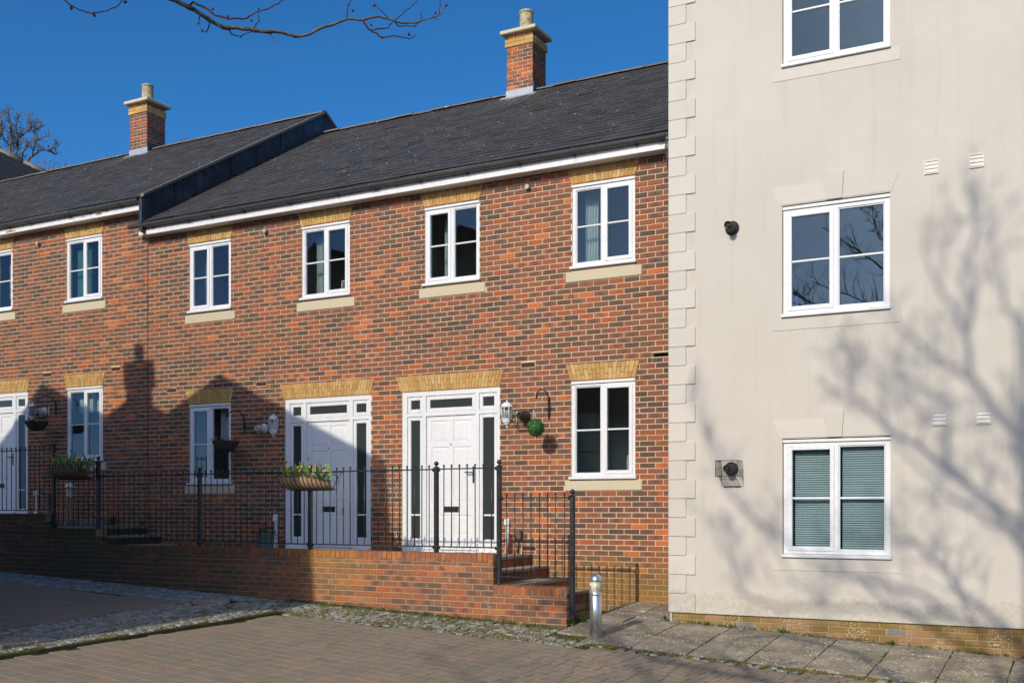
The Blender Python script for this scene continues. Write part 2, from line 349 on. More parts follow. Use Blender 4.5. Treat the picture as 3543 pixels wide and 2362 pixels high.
def slab_mat():
    t = NT('concrete_flag'); r = t.isl(); n = t.noise(48, 5, .75); m = t.noise(2.6, 5, .7)
    c = t.ramp(r, [(0, (.36, .30, .205)), (.5, (.41, .34, .235)), (1, (.33, .29, .22))])
    c = t.mix(t.ramp(m, [(.40, 0), (.62, .8)]), c, (.17, .15, .115)); c = t.mix(t.ramp(n, [(.3, .35), (.6, 0)]), c, (.13, .105, .075))
    v = t.voro(26); li = t.math('MULTIPLY', t.math('LESS_THAN', v[0], t.math('MULTIPLY', t.noise(31, 3), .62)), t.math('MULTIPLY', t.math('GREATER_THAN', t.wn(v[1])[0], .3), t.ramp(t.noise(3.2, 4), [(.40, 0), (.55, 1)])))
    c = t.mix(t.math('MULTIPLY', li, .85), c, (.66, .63, .55))
    t.bump(n, .5, .004); return t.done(c, .92, 0, .2)
M['slab'] = slab_mat()
def cobble_mat():
    t = NT('granite_sett'); r = t.isl(); n = t.noise(60, 4, .7)
    c = t.ramp(r, [(0, (.22, .22, .20)), (.4, (.32, .315, .285)), (.75, (.39, .38, .345)), (1, (.46, .45, .41))])
    c = t.mix(t.ramp(n, [(.3, .4), (.6, 0)]), c, (.10, .095, .08)); c = t.mix(t.ramp(t.noise(7, 4), [(.5, 0), (.68, .6)]), c, (.15, .14, .06))
    t.bump(n, .6, .006); return t.done(c, .85, 0, .3)
M['cobble'] = cobble_mat()
def soil(name, a, b, c3):
    t = NT(name); n = t.noise(9, 6, .75); c = t.ramp(n, [(.3, a), (.52, b), (.7, c3)]); t.bump(t.noise(120, 4), .8, .01); return t.done(c, .95, 0, .1)
M['joint'] = soil('mossy_joint', (.05, .042, .028), (.075, .068, .03), (.12, .125, .03)); M['ground'] = soil('sandy_joint', (.045, .038, .026), (.065, .055, .03), (.10, .10, .025))
def leaf_mat(name, cols, rough=.5, trans=.25):
    t = NT(name); r = t.isl(); n = t.noise(20, 2)
    c = t.ramp(t.math('FRACT', t.math('ADD', r, t.math('MULTIPLY', n, .2))), [(i / (len(cols) - 1), a) for i, a in enumerate(cols)])
    t.done(c, rough, 0, .35)
    tl = t.new('ShaderNodeBsdfTranslucent'); t.set(tl.inputs[0], c); mx = t.new('ShaderNodeMixShader'); mx.inputs[0].default_value = trans
    t.set(mx.inputs[1], t.p.outputs[0]); t.set(mx.inputs[2], tl.outputs[0]); t.t.links.new(mx.outputs[0], t.out.inputs[0]); return t.m
M['moss'] = leaf_mat('moss_and_grass', [(.07, .085, .015), (.14, .15, .025), (.23, .22, .04), (.17, .12, .035), (.27, .21, .07)], .8, .15)
M['weed'] = leaf_mat('green_weed', [(.03, .09, .02), (.06, .14, .03), (.09, .19, .035)], .5)
M['tulip'] = leaf_mat('tulip_leaf', [(.14, .26, .07), (.22, .36, .11), (.28, .42, .15)], .45, .3)
M['yellowf'] = leaf_mat('yellow_petal', [(.85, .52, .01), (.9, .66, .03), (.88, .38, .01)], .6); M['pink'] = leaf_mat('pink_petal', [(.65, .09, .22), (.70, .25, .38)], .6); M['violet'] = leaf_mat('violet_petal', [(.06, .03, .25), (.35, .25, .6)], .6)
M['box'] = leaf_mat('boxwood_leaf', [(.015, .08, .025), (.04, .16, .035), (.10, .27, .04), (.025, .12, .06)], .4, .15)
M['litter'] = leaf_mat('dead_leaf', [(.20, .10, .04), (.32, .19, .09), (.14, .08, .04)], .8)
M['coir'] = simple('coconut_fibre', (.40, .27, .16), .95, 0, .45, 60, .9, 160)
M['wicker'] = simple('dark_wicker', (.06, .045, .03), .8, 0, .6, 60, .8, 120)
def bark(name, a, b, c3):
    t = NT(name); n = t.noise(24, 6, .75); c = t.ramp(n, [(.3, a), (.55, b), (.75, c3)]); t.bump(n, .6, .006); return t.done(c, .85, 0, .2)
M['bark'] = bark('grey_bark', (.05, .038, .028), (.16, .135, .10), (.30, .28, .19)); M['twig'] = bark('red_twig', (.045, .02, .016), (.10, .035, .028), (.13, .06, .045)); M['bud'] = bark('brown_bud', (.06, .022, .016), (.13, .05, .03), (.22, .14, .06))
M['fartwig'] = bark('distant_bark', (.07, .066, .055), (.15, .14, .115), (.22, .21, .175))
M['steel'] = None
def steel():
    t = NT('brushed_steel'); n = t.noise(60, 3, .6, t.stretch(t.pos(), (6, 6, .25))); t.done(t.mix(n, (.60, .60, .60), (.74, .74, .73)), t.math('ADD', .27, t.math('MULTIPLY', n, .18)), .92); return t.m
M['steel'] = steel()
M['cream'] = simple('cream_diffuser', (.68, .66, .46), .4, 0, .03); M['pipe'] = simple('ivory_conduit', (.62, .60, .50), .5, 0, .1, 9); M['grey'] = simple('grey_plastic', (.35, .36, .37), .5); M['flue'] = simple('flue_plastic', (.025, .026, .025), .3, 0, .3, 14, 0, 60, .5); M['cage'] = simple('rusty_cage_wire', (.05, .035, .028), .6, .3, .4, 40)
M['terra'] = simple('brown_meter_box', (.15, .075, .055), .6, 0, .25, 7); M['zinc'] = simple('zinc_planter', (.13, .17, .17), .45, .3, .2, 6); M['orangecap'] = simple('ochre_base', (.42, .22, .10), .6)
M['chalk'] = simple('white_chalk', (.50, .47, .46), .95, 0, .4, 90); M['chalkp'] = simple('lilac_chalk', (.42, .34, .45), .95, 0, .4, 90); M['chalkb'] = simple('blue_chalk', (.25, .40, .47), .95, 0, .4, 90)
M['blue'] = simple('blue_plastic', (.03, .07, .35), .4); M['redp'] = simple('red_plastic', (.45, .03, .06), .4); M['photo'] = simple('framed_card', (.18, .14, .10), .6)
M['vent'] = simple('ivory_vent', (.66, .62, .54), .5, 0, .04); M['airb'] = simple('terracotta_airbrick', (.10, .035, .025), .8, 0, .3, 30); M['airg'] = simple('grey_airbrick', (.36, .33, .28), .7, 0, .15, 20)
M['treadtop'] = M['slab']

# ------------------------------------------------------------------ the ground
def Zc(X, Y): return -.011 - .0395 * (min(X, -5) + 9.58) - .053 * max(X + 5, 0) + .04 * (Y + 1.94)     # courtyard
def Zp(X, Y): return -.053 * (X + 5.2) + .076 * Y                                                       # flagged path along the houses
CAMP = Vector((0, -13.64, 1.267))
def inview(x, y, z, m=.03):                                # does a point lie inside the picture (with a margin)
    d = Vector((x, y, z)) - CAMP; s, c = sin(R(28.3)), cos(R(28.3))
    t = -s * d.x + c * d.y
    if t < .3: return False
    u = (c * d.x + s * d.y) / t; v = d.z / t
    return abs(u) < .472 + m and -.161 - m < v < .468 + m
g = MB()
xs = [-90, -60, -40, -30] + [-24 + i for i in range(29)] + [8, 15, 30, 60]; ys = [-70, -50, -35, -25] + [-18 + i for i in range(17)] + [-1.3, 5, 20, 60, 120]
for j in range(len(ys)):
    for i in range(len(xs)):
        x, y = xs[i], ys[j]; z = Zc(max(min(x, 20), -40), max(min(y, 0), -30)) - .009
        if x > -5.6 and -2.7 < y: z = min(z, Zp(x, max(min(y, 0), -2.7)) - .06)
        g.v.append((x, y, z))
nx = len(xs)
for j in range(len(ys) - 1):
    for i in range(nx - 1): g.f.append((j * nx + i, j * nx + i + 1, (j + 1) * nx + i + 1, (j + 1) * nx + i)); g.sm.append(False)
ground = g.build('ground', M['ground']); tag(ground, kind='structure')

def piece_mesh(poly, th, b, jit):                          # a paving stone: polygon top with rounded shoulder, centred on the origin, top at z = 0
    n = len(poly); v = []; f = []
    top = [(x * (1 - b / .1), y * (1 - b / .1), rnd(-jit, jit)) for x, y in poly]
    v += top + [(x, y, -b * .8) for x, y in poly] + [(x, y, -th) for x, y in poly]
    f.append(tuple(range(n)))
    for k in (0, n):
        for i in range(n): f.append((k + i, k + n + i, k + n + (i + 1) % n, k + (i + 1) % n))
    return v, f
def lay(name, items, mats, parent, keep=300, field=None):
    """items: (x, y, z, tilt, verts, faces); the ones nearest the camera are objects of their own"""
    items.sort(key=lambda a: (Vector(a[:3]) - CAMP).length_squared + (0 if inview(*a[:3], -.01) else 1e4))
    for it in items[:keep]:
        m = MB(); m.add(it[4], it[5]); m.build(name, mats, parent, it[:3])
    if items[keep:]:
        m = MB()
        for it in items[keep:]: m.add([(it[0] + p[0], it[1] + p[1], it[2] + p[2]) for p in it[4]], it[5])
        o = m.build(field, mats, parent); tag(o, kind='stuff')
sbx, sby = -.0395, .04
def tilted(v, sx, sy): return [(x, y, z + sx * x + sy * y) for x, y, z in v]
CORN = []
# block paving, courses turned a little off the house line
def pave(rot, ox, oy, test, seed):
    random.seed(seed); items = []; c, s = cos(rot), sin(rot); y = -9.0; k = 0
    while y < 9.0:
        cw_ = .176; x = -12.0 + rnd(0, .2)
        while x < 12.0:
            ln = random.choice((.12, .15, .176, .176, .225)); cx_, cy_ = x + ln / 2, y + cw_ / 2
            X, Y = ox + c * cx_ - s * cy_, oy + s * cx_ + c * cy_
            if test(X, Y) and inview(X, Y, Zc(X, Y), .04):
                a, b2 = ln / 2 - .0028, cw_ / 2 - .0028
                poly = [(-a + rnd(0, .002), -b2 + rnd(0, .002)), (a - rnd(0, .002), -b2 + rnd(0, .002)), (a - rnd(0, .002), b2 - rnd(0, .002)), (-a + rnd(0, .002), b2 - rnd(0, .002))]
                poly = [(c * px - s * py, s * px + c * py) for px, py in poly]
                v, f = piece_mesh(poly, .05, .0022, .0005)
                if random.random() < .5: CORN.append((X + poly[0][0], Y + poly[0][1])); CORN.append((X + (poly[0][0] + poly[1][0]) * rnd(.2, .8), Y + poly[0][1]))
                items.append((X, Y, Zc(X, Y) + rnd(-.0012, .0012), 0, tilted(v, sbx + rnd(-.004, .004), sby + rnd(-.004, .004)), f))
            x += ln
        y += cw_; k += 1
    return items
def bandR(Y): return -9.05 - .095 * (-Y - 2.8)             # right edge of the cobbled band that crosses the courtyard
court = thing('courtyard', None, None); tag(court, kind='structure')
lay('paver', pave(R(-7), -5, -6, lambda X, Y: X > bandR(Y) + .05 and Y < (-2.98 if X < -4.85 else -2.86) + .06 * min(0, 0), 5), M['paver'], court, 300, 'paver_field')
yard = thing('shaded_yard', None, None); tag(yard, kind='structure')
lay('paver', pave(R(-3), -12, -5, lambda X, Y: X < -10.85 and Y < -2.82, 6), M['paver'], yard, 120, 'paver_field')
# granite setts
def setts(test, seed, dx=.128, dy=.092, rot=0, lift=0, x0=-19, x1=0, y0=-9, y1=-1.9, zf=Zc, size=(.86, .96)):
    random.seed(seed); items = []; y = y0; k = 0; c, s = cos(rot), sin(rot)
    while y < y1:
        x = x0 + (k % 2) * dx / 2
        while x < x1:
            X, Y = x + rnd(-.012, .012), y + rnd(-.008, .008)
            if rot: X, Y = y, x
            if test(X, Y) and inview(X, Y, zf(X, Y), .03):
                a, b2 = dx / 2 * rnd(*size), dy / 2 * rnd(*size)
                if rot: a, b2 = b2, a
                poly = []
                for q in range(8):
                    an = 2 * pi * (q + .5) / 8; e = .42
                    poly.append((a * math.copysign(abs(cos(an)) ** e, cos(an)) * rnd(.9, 1.04), b2 * math.copysign(abs(sin(an)) ** e, sin(an)) * rnd(.9, 1.04)))
                v, f = piece_mesh(poly, .05, .012, .0025)
                items.append((X, Y, zf(X, Y) + lift + rnd(-.004, .004), 0, tilted(v, sbx + rnd(-.035, .035), sby + rnd(-.035, .035)), f))
            x += dx * rnd(.93, 1.07)
        y += dy; k += 1
    return items
strip = thing('cobbled_strip', None, None); tag(strip, kind='structure')
bedm = MB()
def bed(x0, x1, y0, y1, up=-.012):
    n = max(1, int(x1 - x0)); 
    for i in range(n):
        a, b = x0 + (x1 - x0) * i / n, x0 + (x1 - x0) * (i + 1) / n
        bedm.quad((a, y0, Zc(a, y0) + up), (b, y0, Zc(b, y0) + up), (b, y1, Zc(b, y1) + up), (a, y1, Zc(a, y1) + up))
bed(-19, -4.84, -2.99, -1.93); bed(-4.84, 2, -2.87, -2.64)
bedm.build('sett_bed', M['joint'], strip)
A1 = setts(lambda X, Y: -2.97 < Y < -1.98 and -10.9 < X < (-4.95 if Y < -2.62 else -5.35) and (X + 10.55) ** 2 + ((Y + 2.64) * 1.0) ** 2 > .085, 21)
A2 = setts(lambda X, Y: -2.80 < Y < -1.98 and X <= -10.9, 22)
A3 = setts(lambda X, Y: -2.85 < Y < -2.68 and X > -4.85, 23, .135, .088, size=(.7, .9))
lay('sett', A1 + A3 + A2, M['cobble'], strip, 300, 'sett_field')
band = thing('cobbled_band', None, None); tag(band, kind='structure')
bm_ = MB()
for i in range(10):
    y0, y1 = -2.9 - i * .6, -2.9 - (i + 1) * .6
    a0, a1 = bandR(y0), bandR(y1)
    bm_.quad((-10.86, y1, Zc(-10.86, y1) - .012), (a1, y1, Zc(a1, y1) + .03), (a0, y0, Zc(a0, y0) + .03), (-10.86, y0, Zc(-10.86, y0) - .012))
    bm_.quad((a1, y1, Zc(a1, y1) - .02), (a0, y0, Zc(a0, y0) - .02), (a0, y0, Zc(a0, y0) + .03), (a1, y1, Zc(a1, y1) + .03))  # vertical step face, its shade put in as dark joint colour
bm_.build('sett_bed', M['joint'], band)
def zband(X, Y): return Zc(X, Y) + .042 * max(0, min(1, (X + 10.8) / 1.3))
B1 = setts(lambda X, Y: -10.83 < X < bandR(Y) - .062 and -8.5 < Y < -3.02 and not (-10.3 < X < -9.66 and -6.5 < Y < -5.98), 31, .135, .105, rot=1, x0=-8.6, x1=-2.9, y0=-10.8, y1=-9.0, zf=zband)
lay('sett', B1, M['cobble'], band, 300, 'sett_field')
# round cover and concrete gully surround let into the setts
cv = MB(); cz = Zc(-10.55, -2.64) + .012
cv.lathe([(.001, .02), (.235, .02), (.25, .012), (.25, -.05)][::-1], (0, 0, 0), 28)
o = cv.build('access_cover', M['slab'], None, (-10.55, -2.64, cz - .012)); o.rotation_euler = (.04, .0395, 0); tag(o, 'small round grey cover set among the setts by the shaded wall', 'cover')
gz = Zc(-9.98, -6.2) + .035
gr = thing('gully_surround', 'raised concrete gully surround at the left end of the sett band', 'drain', (-9.98, -6.2, gz))
for a in ((-10.32, -9.66, -6.02, -5.95), (-10.32, -9.66, -6.5, -6.43), (-10.32, -10.25, -6.428, -6.022), (-9.73, -9.66, -6.428, -6.022)):
    m = MB(); m.bbox(a[0], a[1], a[2], a[3], gz - .12, gz + .03, .012); m.build('kerb_piece', M['slab'], gr)
m = MB(); m.bbox(-10.248, -9.732, -6.426, -6.024, gz - .12, gz + .012, .008); m.build('lid', M['slab'], gr)
# flagstones
path = thing('flagged_path', None, None); tag(path, kind='structure')
fx = [-5.5, -5.06, -4.45, -3.82, -3.2, -2.585, -1.975, -1.36, -.755, -.15, .45, 1.06]
fy = [-2.64, -2.03, -1.43, -1.0, -.62, -.01]
random.seed(8)
for i in range(len(fx) - 1):
    for j in range(len(fy) - 1):
        x0, x1, y0, y1 = fx[i], fx[i + 1], fy[j], fy[j + 1]
        if y1 > -.99 and x0 > -4.6: continue
        if x0 < -5.3 and y0 < -2.0: y0 = -2.35 if y0 < -2.5 else y0
        if x0 < -5.3 and y1 < -2.2: continue
        dxs = (.0 if i > 1 else rnd(-.02, .02))
        cx_, cy_ = (x0 + x1) / 2, (y0 + y1) / 2; a, b2 = (x1 - x0) / 2 - .006, (y1 - y0) / 2 - .006
        q = rnd(0, .008); poly = [(-a + q, -b2), (-a / 3, -b2 + rnd(-.004, .004)), (a / 3, -b2), (a, -b2 + q), (a - q, b2), (0, b2 + rnd(-.005, .003)), (-a, b2 - q)]
        v, f = piece_mesh(poly, .05, .003, .0)
        m = MB(); m.add(tilted(v, -.053 + rnd(-.009, .009), .076 + rnd(-.012, .012)), f)
        m.build('flagstone', M['slab'], path, (cx_, cy_, Zp(cx_, cy_) + rnd(-.006, .006)))
m = MB()
for i in range(12):
    a, b = -5.55 + i * .56, -5.55 + (i + 1) * .56
    m.quad((a, -2.66, Zp(a, -2.66) - .02), (b, -2.66, Zp(b, -2.66) - .02), (b, 0, Zp(b, 0) - .02), (a, 0, Zp(a, 0) - .02))
m.build('path_bed', M['joint'], path)

# ------------------------------------------------------------------ brickwork
def cut(rects, hole):
    out = []; hx0, hx1, hz0, hz1 = hole
    for (a, b, c, d) in rects:
        if b <= hx0 or a >= hx1 or d <= hz0 or c >= hz1: out.append((a, b, c, d)); continue
        if a < hx0: out.append((a, hx0 - .006, c, d))
        if b > hx1: out.append((hx1 + .006, b, c, d))
        m0, m1 = max(a, hx0), min(b, hx1)
        if c < hz0 - .012: out.append((m0, m1, c, hz0 - .008))
        if d > hz1 + .012: out.append((m0, m1, hz1 + .008, d))
    return [r for r in out if r[1] - r[0] > .012 and r[3] - r[2] > .01]
def brick_rects(x0, x1, z0f, z1f, holes, jx=.012, jz=.0125, cw=CW, ch=CH, zp=ZP, stag=True):
    res = []
    k0 = floor((min(z0f(x0), z0f(x1)) - zp) / ch) - 1; k1 = ceil((z1f - zp) / ch)
    for k in range(k0, k1 + 1):
        za, zb = zp + k * ch + jz / 2, zp + (k + 1) * ch - jz / 2
        zb = min(zb, z1f)
        if zb - za < .012: continue
        off = .5 if (stag and k % 2) else 0
        n = floor(x0 / cw + off) - 1
        while True:
            a, b = (n - off) * cw + jx / 2, (n + 1 - off) * cw - jx / 2; n += 1
            if a >= x1: break
            a2, b2 = max(a, x0), min(b, x1)
            if b2 - a2 < .012: continue
            lo = z0f((a2 + b2) / 2)
            if zb < lo + .006: continue
            rs = [(a2, b2, za, zb)]
            for h in holes: rs = cut(rs, h)
            for r in rs: res.append((*r, abs((r[1] - r[0]) - (cw - jx)) < 1e-4 and abs(r[3] - r[2] - (ch - jz)) < 1e-4))
    return res
def brick_vf(a, b, c, d, y, dep=.02):                      # one brick face with softened arrises
    e = .0026; q = lambda s=.0026: rnd(-s, s); yo = y + q(.0018)
    fr = [(a + e + q(), yo + q(.0006), c + e + q()), (b - e + q(), yo + q(.0006), c + e + q()), (b - e + q(), yo + q(.0006), d - e + q()), (a + e + q(), yo + q(.0006), d - e + q())]
    md = [(a, yo + .003, c), (b, yo + .003, c), (b, yo + .003, d), (a, yo + .003, d)]
    bk = [(a, y + dep, c), (b, y + dep, c), (b, y + dep, d), (a, y + dep, d)]
    f = [(0, 1, 2, 3)]
    for s in (0, 4):
        for i in range(4): j = (i + 1) % 4; f.append((s + i, s + 4 + i, s + 4 + j, s + j))
    return fr + md + bk, f
BV = []
random.seed(3)
def variants(cw, ch, m):
    out = []
    for i in range(10):
        v, f = brick_vf(-(cw - .012) / 2, (cw - .012) / 2, -(ch - .0125) / 2, (ch - .0125) / 2, 0); q = MB(); q.add(v, f); out.append(q.mesh('brick', m))
    return out
def brickwork(parent, rects, y, mat, keep=300, name='brick', rest='brick_field', full=(CW, CH)):
    var = variants(*full, mat)
    fl = [r for r in rects if r[4]]; other = [r for r in rects if not r[4]]
    fl.sort(key=lambda r: (Vector(((r[0] + r[1]) / 2, y, (r[2] + r[3]) / 2)) - CAMP).length)
    for r in fl[:keep]: inst(name, random.choice(var), parent, ((r[0] + r[1]) / 2, y + rnd(-.0015, .0015), (r[2] + r[3]) / 2))
    m = MB()
    for r in fl[keep:] + other:
        v, f = brick_vf(*r[:4], y); m.add(v, f)
    if m.v: tag(m.build(rest, mat, parent), kind='stuff')
def wall_sheet(parent, x0, x1, z0, z1, holes, y, reveal, mat, name='mortar_wall', rmat=None):
    xs_ = sorted({x0, x1, *[h[0] for h in holes], *[h[1] for h in holes]}); zs_ = sorted({z0, z1, *[h[2] for h in holes], *[h[3] for h in holes]})
    xs_ = [x for x in xs_ if x0 <= x <= x1]; zs_ = [z for z in zs_ if z0 <= z <= z1]; m = MB()
    for i in range(len(xs_) - 1):
        for j in range(len(zs_) - 1):
            cx_, cz_ = (xs_[i] + xs_[i + 1]) / 2, (zs_[j] + zs_[j + 1]) / 2
            if any(h[0] < cx_ < h[1] and h[2] < cz_ < h[3] for h in holes): continue
            m.quad((xs_[i], y, zs_[j]), (xs_[i + 1], y, zs_[j]), (xs_[i + 1], y, zs_[j + 1]), (xs_[i], y, zs_[j + 1]))
    for a, b, c, d in holes:
        a, b, c, d = max(a, x0), min(b, x1), max(c, z0), min(d, z1); r = y + reveal
        m.quad((a, y, c), (a, r, c), (a, r, d), (a, y, d)); m.quad((b, y, c), (b, y, d), (b, r, d), (b, r, c))
        m.quad((a, y, d), (a, r, d), (b, r, d), (b, y, d)); m.quad((a, y, c), (b, y, c), (b, r, c), (a, r, c))
    return m.build(name, mat, parent)

# ------------------------------------------------------------------ windows, doors, lintels
def pane_mesh(x0, x1, z0, z1, y, m, name='pane', parent=None):
    q = MB(); q.box(x0, x1, y, y + .004, z0, z1); return q.build(name, m, parent)
def window(house, x0, x1, z0, z1, y, sash, name='window', head=True, proj=.055, sillw=.03, fr=.05, label=None, panes=True):
    """white casement: outer frame, one opening sash, a bar across the middle of each light, a projecting sill board"""
    zs0, zs1 = z0 + .04, z1 - (.036 if head else .0); mid = x0 + (x1 - x0) * (.5 if sash == 'L' else .495); mw = .028
    m = MB(); yf, yb = y, y + .07
    m.bbox(x0, x0 + fr, yf, yb, zs0, zs1, .005); m.bbox(x1 - fr, x1, yf, yb, zs0, zs1, .005)
    m.bbox(x0 + fr - .002, x1 - fr + .002, yf + .001, yb, zs0, zs0 + fr * .8, .005); m.bbox(x0 + fr - .002, x1 - fr + .002, yf + .001, yb, zs1 - fr * .75, zs1, .005)
    m.bbox(mid - mw, mid + mw, yf + .002, yb, zs0 + .02, zs1 - .02, .005)
    if head: m.bbox(x0 - .004, x1 + .004, yf - .022, yb, zs1 + .001, z1, .004)
    wdw = m.build(name, M['white'], house)
    if label: wdw['label'] = label
    s = MB(); s.bbox(x0 - sillw, x1 + sillw, y - proj, yb, z0, z0 + .038, .006); s.build('sill_board', M['white'], wdw)
    lights = [(x0 + fr, mid - mw, sash == 'L'), (mid + mw, x1 - fr, sash == 'R')]
    for a, b, op in lights:
        c, d = zs0 + fr * .8, zs1 - fr * .75
        if op:
            e = .012; f2 = .052; q = MB(); a2, b2, c2, d2 = a - e, b + e, c - e, d + e
            q.bbox(a2, a2 + f2, y - .012, y + .05, c2, d2, .006); q.bbox(b2 - f2, b2, y - .012, y + .05, c2, d2, .006)
            q.bbox(a2 + f2 - .002, b2 - f2 + .002, y - .011, y + .05, c2, c2 + f2, .006); q.bbox(a2 + f2 - .002, b2 - f2 + .002, y - .011, y + .05, d2 - f2, d2, .006)
            q.build('sash', M['white'], wdw); a, b, c, d = a2 + f2, b2 - f2, c2 + f2, d2 - f2; yg = y + .02
        else:
            q = MB(); e = .014
            for r in ((a, a + e, c, d), (b - e, b, c, d), (a + e, b - e, c, c + e), (a + e, b - e, d - e, d)): q.bbox(r[0], r[1], y + .012, y + .05, r[2], r[3], .004)
            q.build('glazing_bead', M['white'], wdw); a, b, c, d = a + e, b - e, c + e, d - e; yg = y + .035
        zm = c + (d - c) * .5
        q = MB(); q.bbox(a - .004, b + .004, yg - .016, yg + .018, zm - .012, zm + .012, .006); q.build('glazing_bar', M['white'], wdw)
        for (p0, p1) in ((c, zm - .0115), (zm + .0115, d)): pane_mesh(a - .003, b + .003, p0 - .003, p1 + .003, yg, M['glass'], 'pane', wdw)
    return wdw
def room(house, x0, x1, z0, z1, y, dep=1.5, sx=.7, top=.35, bot=.7):
    m = MB(); a, b, c, d = x0 - sx, x1 + sx, z0 - bot, z1 + top; e = y + dep
    m.quad((a, e, c), (a, e, d), (b, e, d), (b, e, c)); m.quad((a, y, c), (a, y, d), (a, e, d), (a, e, c)); m.quad((b, y, c), (b, e, c), (b, e, d), (b, y, d))
    m.quad((a, y, d), (b, y, d), (b, e, d), (a, e, d)); m.quad((a, y, c), (a, e, c), (b, e, c), (b, y, c))
    h = [(x0, x1, z0, z1)]                                 # inner face of the outside wall round the opening
    m.quad((a, y, c), (x0, y, c), (x0, y, d), (a, y, d)); m.quad((x1, y, c), (b, y, c), (b, y, d), (x1, y, d)); m.quad((x0, y, c), (x1, y, c), (x1, y, z0), (x0, y, z0)); m.quad((x0, y, z1), (x1, y, z1), (x1, y, d), (x0, y, d))
    return m.build('room_interior', M['room'], house)
def drape(parent, x0, x1, z0, z1, y, mat, name='curtain', folds=5, amp=.02):
    m = MB(); n = folds * 8; v = []
    for i in range(n + 1):
        x = x0 + (x1 - x0) * i / n; yy = y + amp * sin(2 * pi * folds * i / n) + rnd(-.003, .003); v += [(x, yy, z0), (x, yy, z1)]
    m.add(v, [(2 * i, 2 * i + 2, 2 * i + 3, 2 * i + 1) for i in range(n)], True)
    return m.build(name, mat, parent)
def lintel(house, bx0, bx1, tx0, tx1, z0, z1, n):
    """splayed flat arch of upright buff bricks, every other one cut in two at a different height"""
    core = MB(); core.prism([(bx0, z0), (bx1, z0), (tx1, z1), (tx0, z1)], .001, .05); lo = core.build('lintel', M['mortar_y'], house)
    H = z1 - z0
    for i in range(n):
        def X(f, t): return bx0 + (bx1 - bx0) * f + ((tx0 + (tx1 - tx0) * f) - (bx0 + (bx1 - bx0) * f)) * t
        f0, f1 = i / n, (i + 1) / n; g0 = .0028 / (bx1 - bx0); f0 += g0; f1 -= g0
        sp = .34 if i % 2 else .66
        for t0, t1 in ((.0, sp - .015), (sp + .015, 1.0)):
            m = MB(); m.prism([(X(f0, t0), z0 + H * t0), (X(f1, t0), z0 + H * t0), (X(f1, t1), z0 + H * t1), (X(f0, t1), z0 + H * t1)], -.005 + rnd(-.0012, .0012), .03)
            m.build('lintel_brick', M['yellow'], lo)
    return lo
def stone_sill(house, x0, x1, z0, z1, y0=-.012):
    m = MB(); m.bbox(x0, x1, y0, .08, z0, z1, .005); return m.build('stone_sill', M['sill'], house)

# ------------------------------------------------------------------ the two brick houses
def house_base(label, loc): return thing('brick_house', label, 'house', loc)
right_house = house_base('lower red brick terrace house with two white front doors beside the cream building', (-9.5, 0, .1))
left_house = house_base('taller red brick terrace house at the left with the higher slate roof', (-17.5, 0, .4))
UZ0, UZ1, LZ0, LZ1 = 4.57, 5.735, 1.663, 3.015
R_up = [(-13.573, -12.652, 'L'), (-11.15, -10.213, 'R'), (-8.82, -7.886, 'L'), (-6.395, -5.468, 'R')]
R_lo = [(-13.573, -12.652, 'L'), (-6.408, -5.465, 'R')]
DZ0, DZ1 = .632, 3.008
R_dr = [(-11.495, -9.811), (-9.232, -7.549)]
DL = .445                                                 # the left house stands this much higher
L_up = [(-19.05, -18.13, 'L'), (-16.62, -15.70, 'R')]; L_lo = [(-16.605, -15.683, 'R')]; L_dr = [(-19.38, -17.697)]
XJ = -14.558
def holes_of(up, lo, dr, dz): return [(a, b, UZ0 + dz - .01, UZ1 + dz) for a, b, s in up] + [(a, b, LZ0 + dz - .01, LZ1 + dz) for a, b, s in lo] + [(a, b, DZ0 + dz - .05, DZ1 + dz) for a, b in dr]
def stones_of(up, lo, dz): return [(a - .1, b + .1, UZ0 + dz - .173, UZ0 + dz - .03) for a, b, s in up] + [(a - .1, b + .1, LZ0 + dz - .155, LZ0 + dz - .018) for a, b, s in lo]
AIRB = [(-13.998, 3.29), (-11.997, 3.293), (-7.09, 3.297), (-7.077, .701)]; AIRL = [(-15.355, 3.74), (-17.156, 3.743)]
random.seed(5)
